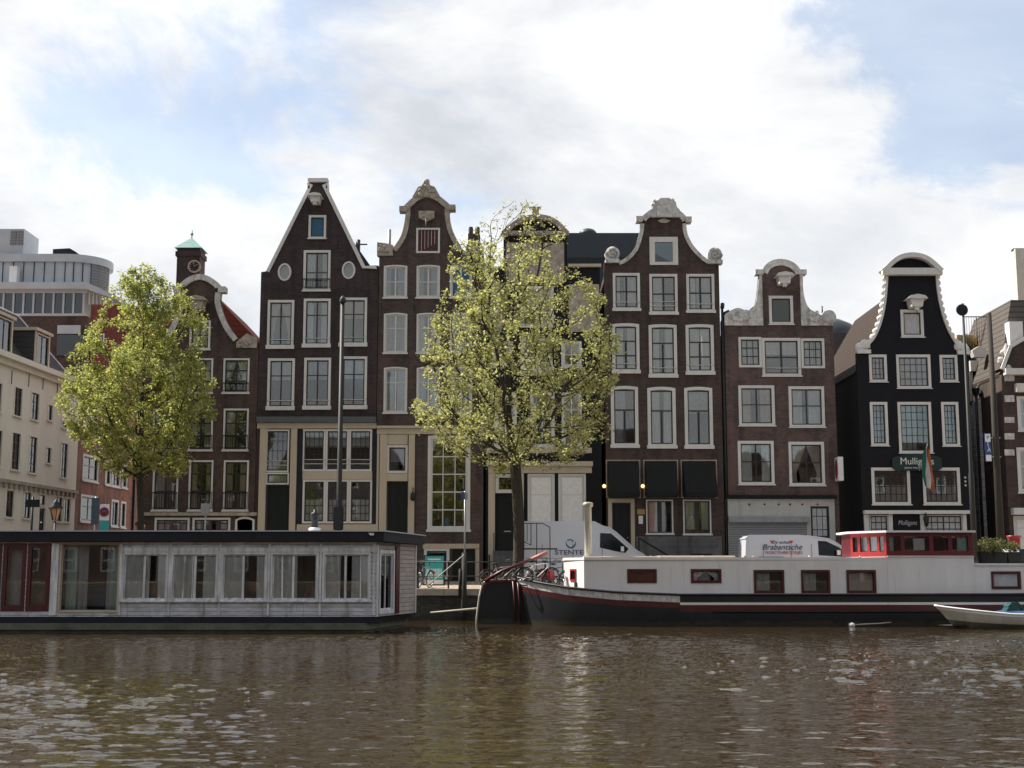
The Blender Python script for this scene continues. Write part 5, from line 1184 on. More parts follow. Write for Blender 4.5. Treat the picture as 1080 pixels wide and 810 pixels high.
# fender
X = WX(899, 657, 48.6); t2 = thing('fender', 'small white and orange float lying on the water against the black barge hull', 'fender', (X, 48.7, .02))
b = B(); b.lathe([(0, -.12), (.07, -.1), (.1, 0), (.07, .1), (0, .12)], (0, 0, .04), 12, 'x'); b.build('float', 'sign_white', t2); b = B(); b.tube([(.1, 0, .05), (.5, .05, .07), (1.0, .1, .09), (1.5, .3, .12)], .025, 5); b.build('rope', 'rope', t2)
# planters on the barge roof
zr = LZ(594)
def leaf_cloud(name, parent, m, c, r, n, size, seed, up=0.0):
    rng = np.random.default_rng(seed); P = rng.normal(size=(n, 3)); P /= np.linalg.norm(P, axis=1)[:, None]; P *= (rng.random(n) ** .4)[:, None] * np.array(r); P += np.array(c)
    return leaves_mesh(name, parent, m, P, size, rng, up)
def leaves_mesh(name, parent, m, P, size, rng, up=0.0, droop=.3):
    n = len(P); a = rng.normal(size=(n, 3)); a[:, 2] = a[:, 2] * .6 + up; a /= np.linalg.norm(a, axis=1)[:, None]
    h = rng.normal(size=(n, 3)); h -= (h * a).sum(1)[:, None] * a; h /= np.linalg.norm(h, axis=1)[:, None]
    nrm = np.cross(a, h)
    L = size * rng.uniform(.6, 1.35, n)[:, None]; Wd = L * rng.uniform(.45, .7, n)[:, None]
    if up: Wd = L * .12
    v = np.stack([P, P + a * L * .45 + h * Wd * .5 + nrm * L * .08, P + a * L, P + a * L * .45 - h * Wd * .5 + nrm * L * .08], 1).reshape(-1, 3)
    me = bpy.data.meshes.new(name); me.vertices.add(n * 4); me.vertices.foreach_set('co', v.ravel()); me.loops.add(n * 4); me.loops.foreach_set('vertex_index', np.arange(n * 4, dtype=np.int32))
    me.polygons.add(n); me.polygons.foreach_set('loop_start', np.arange(0, n * 4, 4, dtype=np.int32)); me.update(calc_edges=True)
    at = me.attributes.new('tint', 'FLOAT', 'FACE'); at.data.foreach_set('value', rng.random(n).astype(np.float32))
    me.materials.append(M[m]); o = bpy.data.objects.new(name, me); COL.objects.link(o); o.parent = parent; return o
labs = ['black planter box with green shrub next to the red wheelhouse', 'black planter box with pinkish dry stems on the white cabin roof', 'black planter box beside a white bundle near the frame edge']
for i, px in enumerate((1040, 1053, 1068)):
    X = WX(px, 590, 50.2); w = .25 if i != 1 else .27; tp = thing('planter', labs[i], 'planter', (X, 50.2, zr + .004), 0, 'planter boxes on the barge roof')
    b = B(); b.prism([(-w * .85, 0), (w * .85, 0), (w, .42), (-w, .42)], -.22, .22, ); b.build('box', 'rubber', tp)
    leaf_cloud('plant', tp, 'leaf_c', (0, 0, .62), (w * 1.25, .3, .38 if i != 2 else .2), 420, .09, i)
X = WX(1069, 577, 50.4); o = B().ball((0, 0, .22), (.32, .25, .26), 9, 6, .15).build('white_bundle', 'sign_white'); o.location = (X + .1, 50.9, zr + .18); tag(o, 'crumpled white bag heaped behind the planters on the barge roof', 'bag')
X = WX(1078, 571, 50.6); o = B().lathe([(0, 0), (.2, 0), (.26, .45), (.29, .46), (.29, .52), (0, .5)], (0, 0, 0), 14).build('red_bucket', 'red_paint'); o.location = (X, 51.4, zr + .55); tag(o, 'bright red bucket among the plants at the end of the barge roof', 'bucket')
o = B().box(-.5, .6, -.3, .3, 0, .55).build('crate', 'metal_dark', bevel=.02); o.location = (X, 51.4, zr + .003); tag(o, 'dark crate under the red bucket on the barge roof', 'crate')
# ================================================================== ROWING BOAT
YS = 46.3; X0 = WX(994, 640, YS); t = thing('rowing_boat', 'small cream open boat with white gunwale moored alongside the barge', 'boat', (X0, YS, 0))
L_ = 5.6; W_ = .85
def sec(u):
    w = W_ * min(1, (1 - (1 - min(1, u / .38)) ** 2.2)) * (1 - .15 * max(0, u - .6) / .4); zt = .80 - .30 * min(1, u / .45) ** .8 + .10 * max(0, u - .6); k0 = 1.0 * max(0, 1 - u / .22)
    return w, zt, k0
U = [0, .02, .05, .1, .16, .23, .32, .42, .55, .7, .85, 1.0]
def shell(b, z_hi, z_lo, push=0, ins=False):
    for sg in (-1, 1):
        vs = []; fs = []
        for i, u in enumerate(U):
            w, zt, k0 = sec(u)
            for j in range(5):
                f = z_hi + (z_lo - z_hi) * j / 4; z = zt + (-.25 - zt) * f; ww = (w + push) * (1 - f ** 2.5 * .55) 
                vs.append((u * L_ + k0 * .9 * f, W_ + sg * ww, z))
            if i:
                for j in range(4): q = (i - 1) * 5 + j; fs.append((q, q + 1, q + 6, q + 5))
        b.add(vs, fs, True)
b = B(); shell(b, .12, .45); b.build('hull', 'boat_cream', t, recalc=False)
b = B(); shell(b, .45, 1.0); b.build('hull_bottom', mat('green_brown_boat_bottom', (.10, .10, .07), .6, .35, 3), t, recalc=False)
b = B(); shell(b, .0, .12, .012); b.build('sheer_strake', 'sign_white', t, recalc=False)
b = B()
for sg in (-1, 1): b.tube([(u * L_, W_ + sg * sec(u)[0], sec(u)[1]) for u in U], .035, 6)
b.build('gunwale', 'sign_white', t)
b = B(); vs = []; fs = []
for i, u in enumerate(U): w, zt, k0 = sec(u); vs += [(u * L_ + .05, W_ - w * .8, .12), (u * L_ + .05, W_ + w * .8, .12)]; fs += [(2 * i - 2, 2 * i, 2 * i + 1, 2 * i - 1)] if i else []
b.add(vs, fs); b.box(L_ * .35, L_ * .4, W_ * .2, W_ * 1.8, .38, .42); b.build('floor', 'deck', t)
b = B(); b.ball((L_ * .52, W_, .42), (1.25, .62, .22), 14, 7, .08); b.ball((L_ * .75, W_, .42), (.5, .6, .26), 12, 6, .1); b.build('tarpaulin', 'cover_blue', t)
b = B(); q_ = WX(1078, 630, YS) - X0; b.prism([(q_ - .26, .5), (q_ + .2, .5), (q_ + .24, .68), (q_ + .2, .8), (q_ + .08, .88), (q_ - .1, .87), (q_ - .24, .78), (q_ - .3, .64)], W_ - .2, W_ + .2);  b.box(WX(1077, 630, YS) - X0 - .12, WX(1077, 630, YS) - X0 + .15, W_ - .1, W_ + .1, .2, .7); b.build('motor_cover', 'cover_teal', t, .04)
# ================================================================== VEHICLES
def mirror_profile(b, prof, W, tuck=.12, zt0=1.0):
    """side profile (x,z) turned into a body whose sides lean in above the waist"""
    n = len(prof); zm = max(p[1] for p in prof)
    def wd(z): return W / 2 - tuck * max(0, (z - zt0) / (zm - zt0)) ** 1.3
    vs = [(p[0], -wd(p[1]), p[1]) for p in prof] + [(p[0], wd(p[1]), p[1]) for p in prof]
    tri = tessellate_polygon([[Vector((p[0], p[1], 0)) for p in prof]])
    fs = [tuple(t_) for t_ in tri] + [tuple(i + n for i in reversed(t_)) for t_ in tri] + [(i, (i + 1) % n, (i + 1) % n + n, i + n) for i in range(n)]
    b.add(vs, fs)
    return wd
def wheel(par, x, y, r):
    b = B(); b.lathe([(r * .62, -.1), (r * .95, -.11), (r, -.07), (r, .07), (r * .95, .11), (r * .62, .1)], (x, y, r), 20, 'y'); w = b.build('wheel', 'rubber', par)
    b = B(); b.lathe([(0, -.085), (r * .2, -.09), (r * .3, -.06), (r * .6, -.08), (r * .63, -.09), (r * .63, .05), (0, .05)], (x, y, r), 16, 'y'); b.build('rim', 'chrome', w)
def van(name, label, X, Y, z, L_, Hh, kind):
    t = thing(name, label, 'van', (X, Y, z), 0, 'white delivery vans on the quay street')
    W = 2.0
    k = L_ / 5.6
    if kind == 'high':
        ws = [(L_ - .60, 1.62), (L_ - 1.1, 2.07), (L_ - 1.52, 2.45)]
        prof = [(0, .32), (L_ - .1, .32), (L_, .45), (L_, .9), (L_ - .07, 1.18), (L_ - .25, 1.42)] + ws + [(L_ - 1.8, 2.64), (L_ - 2.1, 2.72), (L_ - 2.5, Hh), (.12, Hh), (.02, Hh - .15), (0, 1.2)]
        sidew = [(L_ - 2.26, 1.72), (L_ - 2.24, 2.38), (L_ - 1.74, 2.36), (L_ - 1.3, 1.98), (L_ - .95, 1.66), (L_ - 1.1, 1.48), (L_ - 1.55, 1.55)]
    else:
        ws = [(L_ - .42, 1.42), (L_ - .75, 1.72), (L_ - 1.1, 1.97)]
        prof = [(0, .3), (L_ - .1, .3), (L_, .42), (L_, .85), (L_ - .08, 1.12)] + ws + [(L_ - 1.5, Hh - .12), (L_ - 2.1, Hh - .02), (L_ - 2.8, Hh), (.25, Hh), (.08, Hh - .12), (0, 1.2)]
        sidew = [(L_ - 1.98, 1.38), (L_ - 1.98, 2.05), (L_ - 1.6, 2.03), (L_ - 1.0, 1.74), (L_ - .62, 1.40), (L_ - .85, 1.32)]
    b = B(); wd = mirror_profile(b, prof, W, .14, 1.0); b.build('body', 'van_white', t, .045)
    def side(name, P, m, off=.008, y=-1, par=t):
        b = B(); vs = [(p[0], y * (wd(p[1]) + off), p[1]) for p in P]; vi = [(p[0], y * (wd(p[1]) - .03), p[1]) for p in P]; n = len(P)
        b.add(vs + vi, [tuple(range(n))] + [(i, (i + 1) % n, (i + 1) % n + n, i + n) for i in range(n)]); return b.build(name, m, par)
    for y in (-1, 1): side('side_window', sidew, 'car_glass', y=y)
    # windscreen follows the profile
    P = ws; vs = []
    b = B()
    for (x, zz) in P: vs += [(x + .012, -(wd(zz) - .14), zz + .02), (x + .012, (wd(zz) - .14), zz + .02)]
    b.add(vs, [(0, 1, 3, 2), (2, 3, 5, 4)]); b.build('windscreen', 'car_glass', t)
    xw = (L_ * .17, L_ - .95)
    for x in xw:
        b = B(); b.lathe([(0, -W / 2 - .006), (.42, -W / 2 - .006), (.42, -W / 2 + .2)], (x, 0, .36), 20, 'y', False); b.lathe([(0, W / 2 + .006), (.42, W / 2 + .006), (.42, W / 2 - .2)], (x, 0, .36), 20, 'y', False); b.build('wheel_arch', 'rubber', t)
        for y in (-W / 2 + .06, W / 2 - .06): wheel(t, x, y, .34)
    b = B(); b.box(-.03, .05, -W / 2 - .01, -W / 2 + .08, .8, 1.35); b.build('tail_light', 'tail_red', t); b = B(); b.box(-.03, .05, W / 2 - .08, W / 2 + .01, .8, 1.35); b.build('tail_light', 'tail_red', t)
    b = B(); b.prism([(L_ - .35, .85), (L_ - .02, .78), (L_ - .1, 1.02), (L_ - .5, 1.15)], -W / 2 - .006, -W / 2 + .1); b.build('headlight', 'glass_dark', t)
    b = B(); b.box(-.04, L_ + .03, -W / 2 - .02, W / 2 + .02, .3, .42); b.build('lower_trim', 'rubber', t, .02)
    b = B()
    for x in ((.9, 2.3, L_ - 2.15) if kind == 'high' else (.85, 2.15, L_ - 2.3)): b.box(x - .008, x + .008, -wd(1.2) - .003, -wd(1.2) + .01, .5, 1.9)
    b.box(.1, L_ - 2.1, -wd(1.25) - .005, -wd(1.25) + .01, 1.22, 1.235); b.build('panel_seam', 'deck', t)
    b = B()
    for x in ((L_ - 2.32), 1.0): b.box(x - .1, x + .08, -wd(1.1) - .03, -wd(1.1) + .01, 1.08, 1.12)
    b.build('door_handle', 'rubber', t)
    b = B(); xm = L_ - (1.25 if kind == 'high' else 1.1); zm_ = 1.5 if kind == 'high' else 1.35; b.box(xm - .1, xm + .08, -W / 2 - .28, -W / 2 - .12, zm_, zm_ + .3); b.box(xm - .02, xm + .02, -W / 2 - .13, -W / 2 + .02, zm_ + .05, zm_ + .1); mo = b.build('wing_mirror', 'rubber', t, .02)
    b = B(); b.box(xm - .08, xm + .06, -W / 2 - .31, -W / 2 - .285, zm_ + .04, zm_ + .26); b.build('mirror_cap', 'sign_white', mo)
    return t, wd
M['car_glass'] = mat('dark_car_glass', (.012, .016, .02), .05, .3, 1, spec=.3)
X = WX(551, 600, 62); L1 = WX(683, 600, 62) - X
t, wd = van('delivery_van', 'high-roofed white van with a blue-green emblem parked behind the trunk and barge chimney', X, 62, GZ + .09, L1, WZ(551.5, 62) - GZ - .09, 'high')
x, z = WX(601, 578, 60.95) - X, WZ(573, 60.9) - GZ - .09
text('STENTEC', .3, 'text_navy', t, (x + .1, -wd(z - .5) - .02, z - .42), width=1.55); 
b = B()
for k in range(3):
    pts = [(x + .05 + .2 * math.cos(a) * (1 - k * .22), z + .0 + .2 * math.sin(a) * (1 - k * .22) - .03 * k) for a in np.linspace(PI * (.9 + .1 * k), PI * (2.1 - .1 * k), 12)]
    b.band(pts, .035, -wd(z) - .016, -wd(z) - .004)
b.band([(x - .12, z + .17), (x + .05, z + .2), (x + .2, z + .12), (x + .1, z + .06)], .05, -wd(z) - .016, -wd(z) - .004); b.build('emblem', 'text_teal', t)
X2 = WX(782, 590, 63); L2 = WX(903, 590, 63) - X2
t, wd = van('delivery_van', 'low white van with red and blue script lettering before the roller shutter', X2, 63, GZ + .09, L2, WZ(565.5, 63) - GZ - .09, 'low')
zz = lambda py: WZ(py, 62) - GZ - .09; xx = lambda px: WX(px, 580, 62) - X2
text('De echte', .2, 'text_navy', t, (xx(824), -wd(zz(572)) - .022, zz(572)), width=.8, shear=.3)
text('Brabantsche', .36, 'text_navy', t, (xx(825), -wd(zz(577.5)) - .022, zz(577.2)), width=1.85, shear=.35); text('WORSTENBROODJES', .2, 'text_red', t, (xx(826.5), -wd(zz(583)) - .022, zz(583)), width=1.75)
b = B()
for px in (815, 835): 
    cx, cz = xx(px), zz(571.5)
    b.prism([(cx, cz - .09), (cx + .09, cz + .01), (cx + .07, cz + .07), (cx, cz + .04), (cx - .07, cz + .07), (cx - .09, cz + .01)], -wd(cz) - .02, -wd(cz) - .004)
b.build('heart_mark', 'text_red', t)
b = B(); b.box(xx(800), xx(827), -1.03, -1.005, zz(589), zz(587.4)); b.build('side_strip', 'rubber', t)
def car(label, X, Y, m):
    t = thing('parked_car', label, 'car', (X, Y, GZ + .09), 0, 'dark cars parked before the houses')
    L_, W = 4.1, 1.75
    prof = [(0, .3), (L_, .3), (L_, .62), (L_ - .15, .78), (L_ - 1.0, .92), (L_ - 1.75, 1.38), (L_ - 2.4, 1.46), (.7, 1.43), (.2, 1.1), (0, .9)]
    b = B(); wd = mirror_profile(b, prof, W, .22, .85); b.build('body', m, t, .05)
    for y in (-1, 1):
        P = [(.65, .95), (.8, 1.34), (L_ - 2.4, 1.38), (L_ - 1.75, 1.31), (L_ - 1.15, .96)]; b = B(); b.add([(p[0], y * (wd(p[1]) + .012), p[1]) for p in P], [tuple(range(5))]); b.build('side_window', 'car_glass', t)
    P = [(L_ - 1.05, .955), (L_ - 1.72, 1.375)]; b = B(); b.add([(P[0][0] + .02, -.68, P[0][1] + .01), (P[0][0] + .02, .68, P[0][1] + .01), (P[1][0] + .02, .58, P[1][1] + .01), (P[1][0] + .02, -.58, P[1][1] + .01)], [(0, 1, 2, 3)]); b.build('windscreen', 'car_glass', t)
    for x in (.75, L_ - .8):
        for y in (-W / 2 + .08, W / 2 - .08): wheel(t, x, y, .31)
    for y in (-.7, .7):
        b = B(); b.box(L_ - .12, L_ + .01, y - .15, y + .15, .6, .74); b.build('headlight', 'sign_white', t); b = B(); b.box(-.02, .1, y - .13, y + .13, .8, .98); b.build('tail_light', 'tail_red', t)
    b = B(); b.box(L_ - 1.5, L_ - 1.35, -W / 2 - .16, -W / 2 + .02, .93, 1.07); b.build('wing_mirror', m, t, .02)
car('dark blue hatchback parked behind the plants on the barge roof', WX(1042, 590, 62.5), 62.5, 'car_dark')
car('black hatchback mostly hidden behind the red wheelhouse', WX(893, 590, 66) , 65.0, 'car_silver')

# ================================================================== BICYCLES
def bicycle(label, X, Y, rz, col, basket=0, bag=None, lean=.08, z=GZ):
    t = thing('bicycle', label, 'bicycle', (X, Y, z + .006), rz, 'bicycles parked on the quay'); t.rotation_euler = (lean, 0, rz)
    r = .34
    for x in (-.53, .53):
        b = B(); n = 22; b.tube([(x + (r - .02) * math.cos(2 * PI * i / n), 0, r + (r - .02) * math.sin(2 * PI * i / n)) for i in range(n + 1)], .02, 6, caps=False); w = b.build('wheel', 'rubber', t)
        b = B(); b.tube([(x + (r - .045) * math.cos(2 * PI * i / n), 0, r + (r - .045) * math.sin(2 * PI * i / n)) for i in range(n + 1)], .009, 5, caps=False)
        for i in range(12): a = 2 * PI * i / 12; b.tube([(x, .02 * (-1) ** i, r), (x + (r - .04) * math.cos(a), 0, r + (r - .04) * math.sin(a))], .003, 3)
        b.lathe([(.025, -.05), (.025, .05)], (x, 0, r), 8, 'y'); b.build('rim', 'chrome', w)
        b = B(); b.tube([(x + (r + .03) * math.cos(a), 0, r + (r + .03) * math.sin(a)) for a in np.linspace(.2 if x < 0 else .6, 2.9, 12)], .022, 5); b.build('mudguard', 'metal_dark', t)
    b = B(); bb = (-.08, 0, .30); st_ = (-.22, 0, .78); hd = (.36, 0, .86); hl_ = (.40, 0, .72)
    for a, c, rr in ((bb, st_, .018), (bb, hl_, .02), (st_, hd, .017), (bb, (-.53, 0, r), .012), (st_, (-.53, 0, r), .011), (hd, hl_, .022), (hl_, (.53, 0, r), .014)): b.tube([a, c], rr, 6)
    b.build('frame', col, t)
    b = B(); b.tube([st_, (-.26, 0, .93)], .013, 5); b.build('seat_post', 'chrome', t)
    b = B(); b.ball((-.27, 0, .96), (.14, .09, .04), 10, 5); b.ball((-.14, 0, .96), (.1, .035, .025), 8, 5); b.build('saddle', 'rubber', t)
    b = B(); b.tube([hd, (.33, 0, 1.05)], .013, 5); b.tube([(.12, -.29, 1.05), (.3, -.27, 1.1), (.35, 0, 1.06), (.3, .27, 1.1), (.12, .29, 1.05)], .013, 6); b.build('handlebar', 'metal_dark', t)
    b = B(); b.lathe([(.085, -.012), (.09, 0), (.085, .012), (0, .012)], (bb[0], -.04, bb[2]), 12, 'y'); b.tube([(bb[0], -.06, bb[2]), (bb[0] + .1, -.07, bb[2] - .13), (bb[0] + .1, -.16, bb[2] - .13)], .012, 5); b.tube([(bb[0], .06, bb[2]), (bb[0] - .1, .07, bb[2] + .13), (bb[0] - .1, .16, bb[2] + .13)], .012, 5); b.build('crank', 'chrome', t)
    b = B(); b.box(-.75, -.35, -.07, .07, .72, .735); b.tube([(-.7, -.05, .72), (-.53, -.04, r)], .008, 4); b.tube([(-.7, .05, .72), (-.53, .04, r)], .008, 4); b.build('carrier', 'metal_dark', t)
    if basket: b = B(); b.hprism([(.42, -.2), (.72, -.16), (.72, .16), (.42, .2)], .82, 1.06); b.build('front_crate', 'pole_wood', t)
    if bag:
        for y in (-.14, .14): b = B(); b.box(-.74, -.38, y - .07, y + .07, .38, .72); b.build('pannier', bag, t, .03)
    return t
bl = [
    (437, 57.1, 1.35, 'metal_dark', 0, None, 'black bicycle seen end-on against the railing next to the houseboat corner'),
    (447, 57.6, 1.2, 'metal_grey', 0, None, 'grey bicycle leaning behind the black one next to the teal sandwich board'),
    (552, 58.0, .1, 'metal_dark', 0, None, 'black bicycle standing at the foot of the sparse tree'),
    (648, 66.9, .2, 'metal_dark', 1, None, 'black bicycle with a wooden front crate before the van cab'),
    (706, 66.9, .1, 'metal_grey', 0, None, 'grey bicycle parked under the stone steps handrail'),
    (727, 66.8, -.2, 'metal_dark', 0, None, 'black bicycle before the first brown window over the barge roof'),
    (742, 66.9, .5, 'navy', 1, None, 'navy bicycle with front crate before the second brown window'),
    (760, 66.9, .15, 'metal_dark', 0, None, 'black bicycle at the downpipe between brown and mauve houses'),
    (529, 57.3, .1, 'metal_grey', 0, None, 'grey bicycle chained to the railing beside the tall rudder'),
]
bicycle('white framed bicycle standing on the barge stern deck under the tiller', WX(567, 600, 51.0), 51.0, .25, 'sign_white', 0, None, z=1.42)
bicycle('black bicycle with red panniers on the barge deck against the cabin end', WX(586, 600, 51.6), 51.6, .9, 'metal_dark', 0, 'red_paint', z=1.30)
for px, Y, rz, c, bk, bag, lab in bl:
    q = bicycle(lab, WX(px, 605, Y), Y, rz, c, bk, bag, z=GZ if Y < 60 else BZ); q.scale = (1.1,) * 3

# ================================================================== STREET FURNITURE
# railing along the quay edge
t = thing('quay_railing', 'dark iron two-bar railing along the quay between houseboat and barge', 'railing', (WX(440, 605, 56.1), 56.1, GZ + .01))
x0 = t.location.x; z1, z2 = WZ(593, 56.1) - GZ, WZ(608, 56.1) - GZ
for px in (441, 473, 516, 545, 575): X = WX(px, 605, 56.1) - x0; b = B(); b.box(X - .035, X + .035, -.035, .035, 0, z1 + .05 + (.25 if px == 516 else 0)); b.build('post', 'metal_dark', t)
b = B(); xe_ = WX(592, 605, 56.1) - x0; b.tube([(0, -.05, z1), (xe_, -.05, z1)], .022, 6); b.tube([(0, -.05, z2), (xe_, -.05, z2)], .018, 6); b.build('rail', 'metal_dark', t)
# advertising board
YA = 62.5; X = WX(458, 605, YA); t = thing('sandwich_board', 'teal and white pavement sign board standing in front of the basement door', 'sign', (X, YA, GZ + .09))
w = (WX(469, 600, YA) - WX(447, 600, YA)) / 2; h = WZ(585, YA) - GZ - .09
for s_, nm in ((-1, 'front'), (1, 'back')):
    b = B(); b.frame(-w, 0, w, h, .05, -.02, .02); o = b.build('panel', 'metal_dark', t); o.location = (0, s_ * .28, 0); o.rotation_euler = (s_ * .18, 0, 0)
    if s_ < 0:
        b = B(); b.box(-w + .05, w - .05, -.01, .01, .25, h - .05); b.build('poster', 'sign_teal', o)
        b = B(); b.box(-w + .05, w - .05, -.01, .01, .05, .247); b.build('lower_strip', 'sign_white', o)
        b = B(); b.box(-w + .12, w - .12, -.014, -.011, .35, h * .55); b.build('poster_patch', mat('pale_teal_print', (.35, .6, .6), .5), o)
        b = B(); b.box(-w * .6, w * .6, -.014, -.011, h * .84, h * .88); b.box(-w * .45, w * .45, -.014, -.011, h * .77, h * .79); b.build('poster_line', 'text_white', o)
        b = B(); b.lathe([(0, -.016), (.06, -.016), (.06, -.0145)], (0, 0, h * .42), 10, 'y'); b.build('poster_spot', 'text_red', o)
# tall pole left
YP = 58.0; X = WX(357, 560, YP); t = thing('lamp_post', 'tall dark weathered pole with a switch box before the plum pointed-gable house', 'pole', (X, YP, GZ + .03))
b = B(); zt = WZ(320, YP) - GZ; b.tube([(0, 0, 0), (0, 0, 3.2), (0, 0, 3.3), (0, 0, zt)], [.16, .15, .12, .085], 12); b.build('pole', 'pole_green', t); b = B(); b.lathe([(.13, 0), (.15, .15), (.05, .3), (0, .32)], (0, 0, zt), 10); b.build('cap', 'pole_green', t)
b = B(); b.box(-.2, .22, -.28, -.05, 1.2 + GZ, 2.2 + GZ); b.build('switch_box', 'pole_green', t, .03); b = B(); b.box(-.17, .17, -.24, .0, 1.1, 1.2 + GZ - .05); b.build('lower_band', 'metal_grey', t)
# sign post in the gap + slim sign
def signpost(name, label, px, Y, top, base_z, plates, r=.035, cat='sign post', m='metal_grey', yb=600):
    X = WX(px, yb, Y); t = thing(name, label, cat, (X, Y, base_z)); zt = WZ(top, Y) - base_z
    b = B(); b.tube([(0, 0, 0), (0, 0, zt)], r, 8); b.build('post', m, t)
    for (dx0, y0, dx1, y1, mm, nm) in plates:
        s = Y / 1400; b = B(); b.box(dx0 * s, dx1 * s, -r - .03, -r - .004, WZ(y1, Y) - base_z, WZ(y0, Y) - base_z); b.build(nm, mm, t, .008)
    return t
signpost('street_sign', 'slim grey post with a small blue plate before the tall many-paned window', 490, 57.0, 518, GZ, [(-4, 519, 0, 527, 'sign_blue', 'blue_plate'), (.3, 520, 3, 527, 'metal_grey', 'grey_plate')])
X = WX(489.5, 610, 55.2); t = thing('mooring_pole', 'thick wooden mooring pole standing in the canal against the quay', 'pole', (X, 55.2, -1)); b = B(); b.tube([(0, 0, 0), (0, 0, WZ(583, 55.2) + 1)], [.13, .10], 8); b.tube([(-.18, 0, 2), (-.16, 0, WZ(600, 55.2) + 1)], .06, 6); b.build('pole', 'pole_wood', t); b = B(); b.tube([(0, -.1, WZ(585, 55.2) + 1), (-1.5, -.3, 2.4)], .02, 4); b.build('rope', 'rope', t)
o = B().tube([(-1.2, 0, -.08), (1.3, 0, .12)], [.03, .06], 6).build('floating_spar', 'rope'); o.location = (WX(485, 643, 54.8), 54.8, WZ(644, 54.8)); tag(o, 'pale wooden spar hanging by ropes at the foot of the quay wall', 'spar')
signpost('street_sign', 'grey post with blank grey plate above the houseboat roof before the brown house', 215, 58.0, 530, GZ, [(-5, 531, 4.5, 542, 'metal_grey', 'grey_plate')])
t = signpost('traffic_sign', 'no-parking sign on a post beside a dark blue sign back near the red brick house', 98, 55.9, 524, GZ, [(-4, 525, 4, 553, mat('dark_blue_back', (.05, .08, .11), .5), 'blue_board'), (5, 532, 15, 549, 'sign_white', 'white_board'), (5, 549.5, 15, 562, 'sign_teal', 'teal_board')])
s = 55.9 / 1400; b = B(); z = WZ(540, 55.9) - GZ; b.lathe([(.2, -.072), (.2, -.09), (.13, -.09), (.13, -.072)], (9.8 * s, 0, z), 20, 'y'); b.box(9.8 * s - .15, 9.8 * s + .15, -.089, -.085, z - .03, z + .03, ); b.build('red_ring', 'red_paint', t); b = B(); b.lathe([(0, -.08), (.13, -.08), (.13, -.07)], (9.8 * s, 0, z), 20, 'y'); b.build('blue_disc', 'sign_blue', t)
signpost('street_sign', 'dark green nameplate box on a green post before the cream house', 31, 55.9, 524, GZ, [(-7, 527, 8, 535, 'green_dark', 'name_box')], m='green_dark', r=.05)
def lantern(label, px, Y, top, k=1.0):
    X = WX(px, 560, Y); zt = WZ(top, Y) - GZ; t = thing('street_lantern', label, 'street lamp', (X, Y, GZ), 0, 'old crown-shaped street lanterns')
    b = B(); b.tube([(0, 0, 0), (0, 0, .8), (0, 0, .85), (0, 0, zt - .85 * k)], [.1, .09, .05, .04], 10); b.build('post', 'metal_dark', t)
    b = B(); b.lathe([(.10 * k, -.80 * k), (.24 * k, -.32 * k)], (0, 0, zt), 6, smooth=False); b.build('lantern_glass', 'lantern_glass', t)
    b = B(); b.lathe([(.3 * k, -.33 * k), (.3 * k, -.28 * k), (.16 * k, -.16 * k), (.16 * k, -.1 * k), (.05 * k, 0), (0, .08 * k)], (0, 0, zt), 12)
    for i in range(6): a = i * PI / 3; b.tube([(.11 * k * math.cos(a), .11 * k * math.sin(a), zt - .82 * k), (.25 * k * math.cos(a), .25 * k * math.sin(a), zt - .31 * k)], .015, 4)
    b.build('lantern_cap', 'metal_dark', t)
lantern('amber glazed lantern on a dark post in front of the cream house', 57.5, 55.9, 528, 1.0)
lantern('small amber lantern showing right beside the green tree trunk', 148.5, 64, 546, 1.0)
# right-hand poles
YP = 59.0; X = WX(1027, 560, YP); t = thing('sign_pole', 'tall green-grey pole carrying a round dark sign disc at its top', 'pole', (X, YP, GZ)); zt = WZ(320, YP) - GZ
b = B(); b.tube([(0, 0, 0), (0, 0, 5), (0, 0, 5.1), (0, 0, zt)], [.13, .12, .09, .05], 12); b.build('pole', 'pole_green', t); b = B(); z = WZ(327, YP) - GZ; b.lathe([(0, -.06), (.25, -.06), (.27, -.04), (.27, -.01), (0, -.01)], (-.05, 0, z), 20, 'y'); b.build('sign_disc', 'navy', t)
YP = 58.0; X = WX(1055.5, 570, YP); t = thing('wooden_pole', 'weathered straight pole with a blue and white sign at the right edge', 'pole', (X, YP, GZ)); zt = WZ(330, YP) - GZ
b = B(); b.tube([(0, 0, 0), (0, 0, zt)], [.19, .10], 12); b.build('pole', 'pole_wood', t)
s = 58 / 1400; b = B(); b.box(-14.5 * s + .1, -7.5 * s + .1, -.04, -.01, WZ(487, YP) - GZ, WZ(457, YP) - GZ); o = b.build('sign_board', 'sign_blue', t, .008)
b = B(); za, zb_ = WZ(457, YP) - GZ, WZ(487, YP) - GZ; b.box(-13.8 * s + .1, -8.2 * s + .1, -.05, -.042, za - .38, za - .03); b.box(-13.8 * s + .1, -8.2 * s + .1, -.05, -.042, zb_ + .03, zb_ + .3); b.build('white_panel', 'sign_white', o)
x = -11 * s + .1; text('P', .24, 'text_navy', o, (x, -.052, za - .2)); 
b = B(); zm = (za + zb_) / 2; 
for (u0, v0, u1, v1) in ((-.02, .1, .0, .2), (0, .12, .04, -.05), (.04, -.05, -.05, -.2), (.04, -.05, .1, -.2)): b.tube([(x + u0, -.046, zm + v0), (x + u1, -.046, zm + v1)], .018, 5)
b.ball((x - .01, -.046, zm + .24), .04); b.build('walker_mark', 'sign_white', o)
b = B()
for py in (462, 482): z = WZ(py, YP) - GZ; b.tube([(-.35, -.02, z), (.2, -.02, z)], .03, 5)
b.build('sign_clamp', 'metal_grey', t)
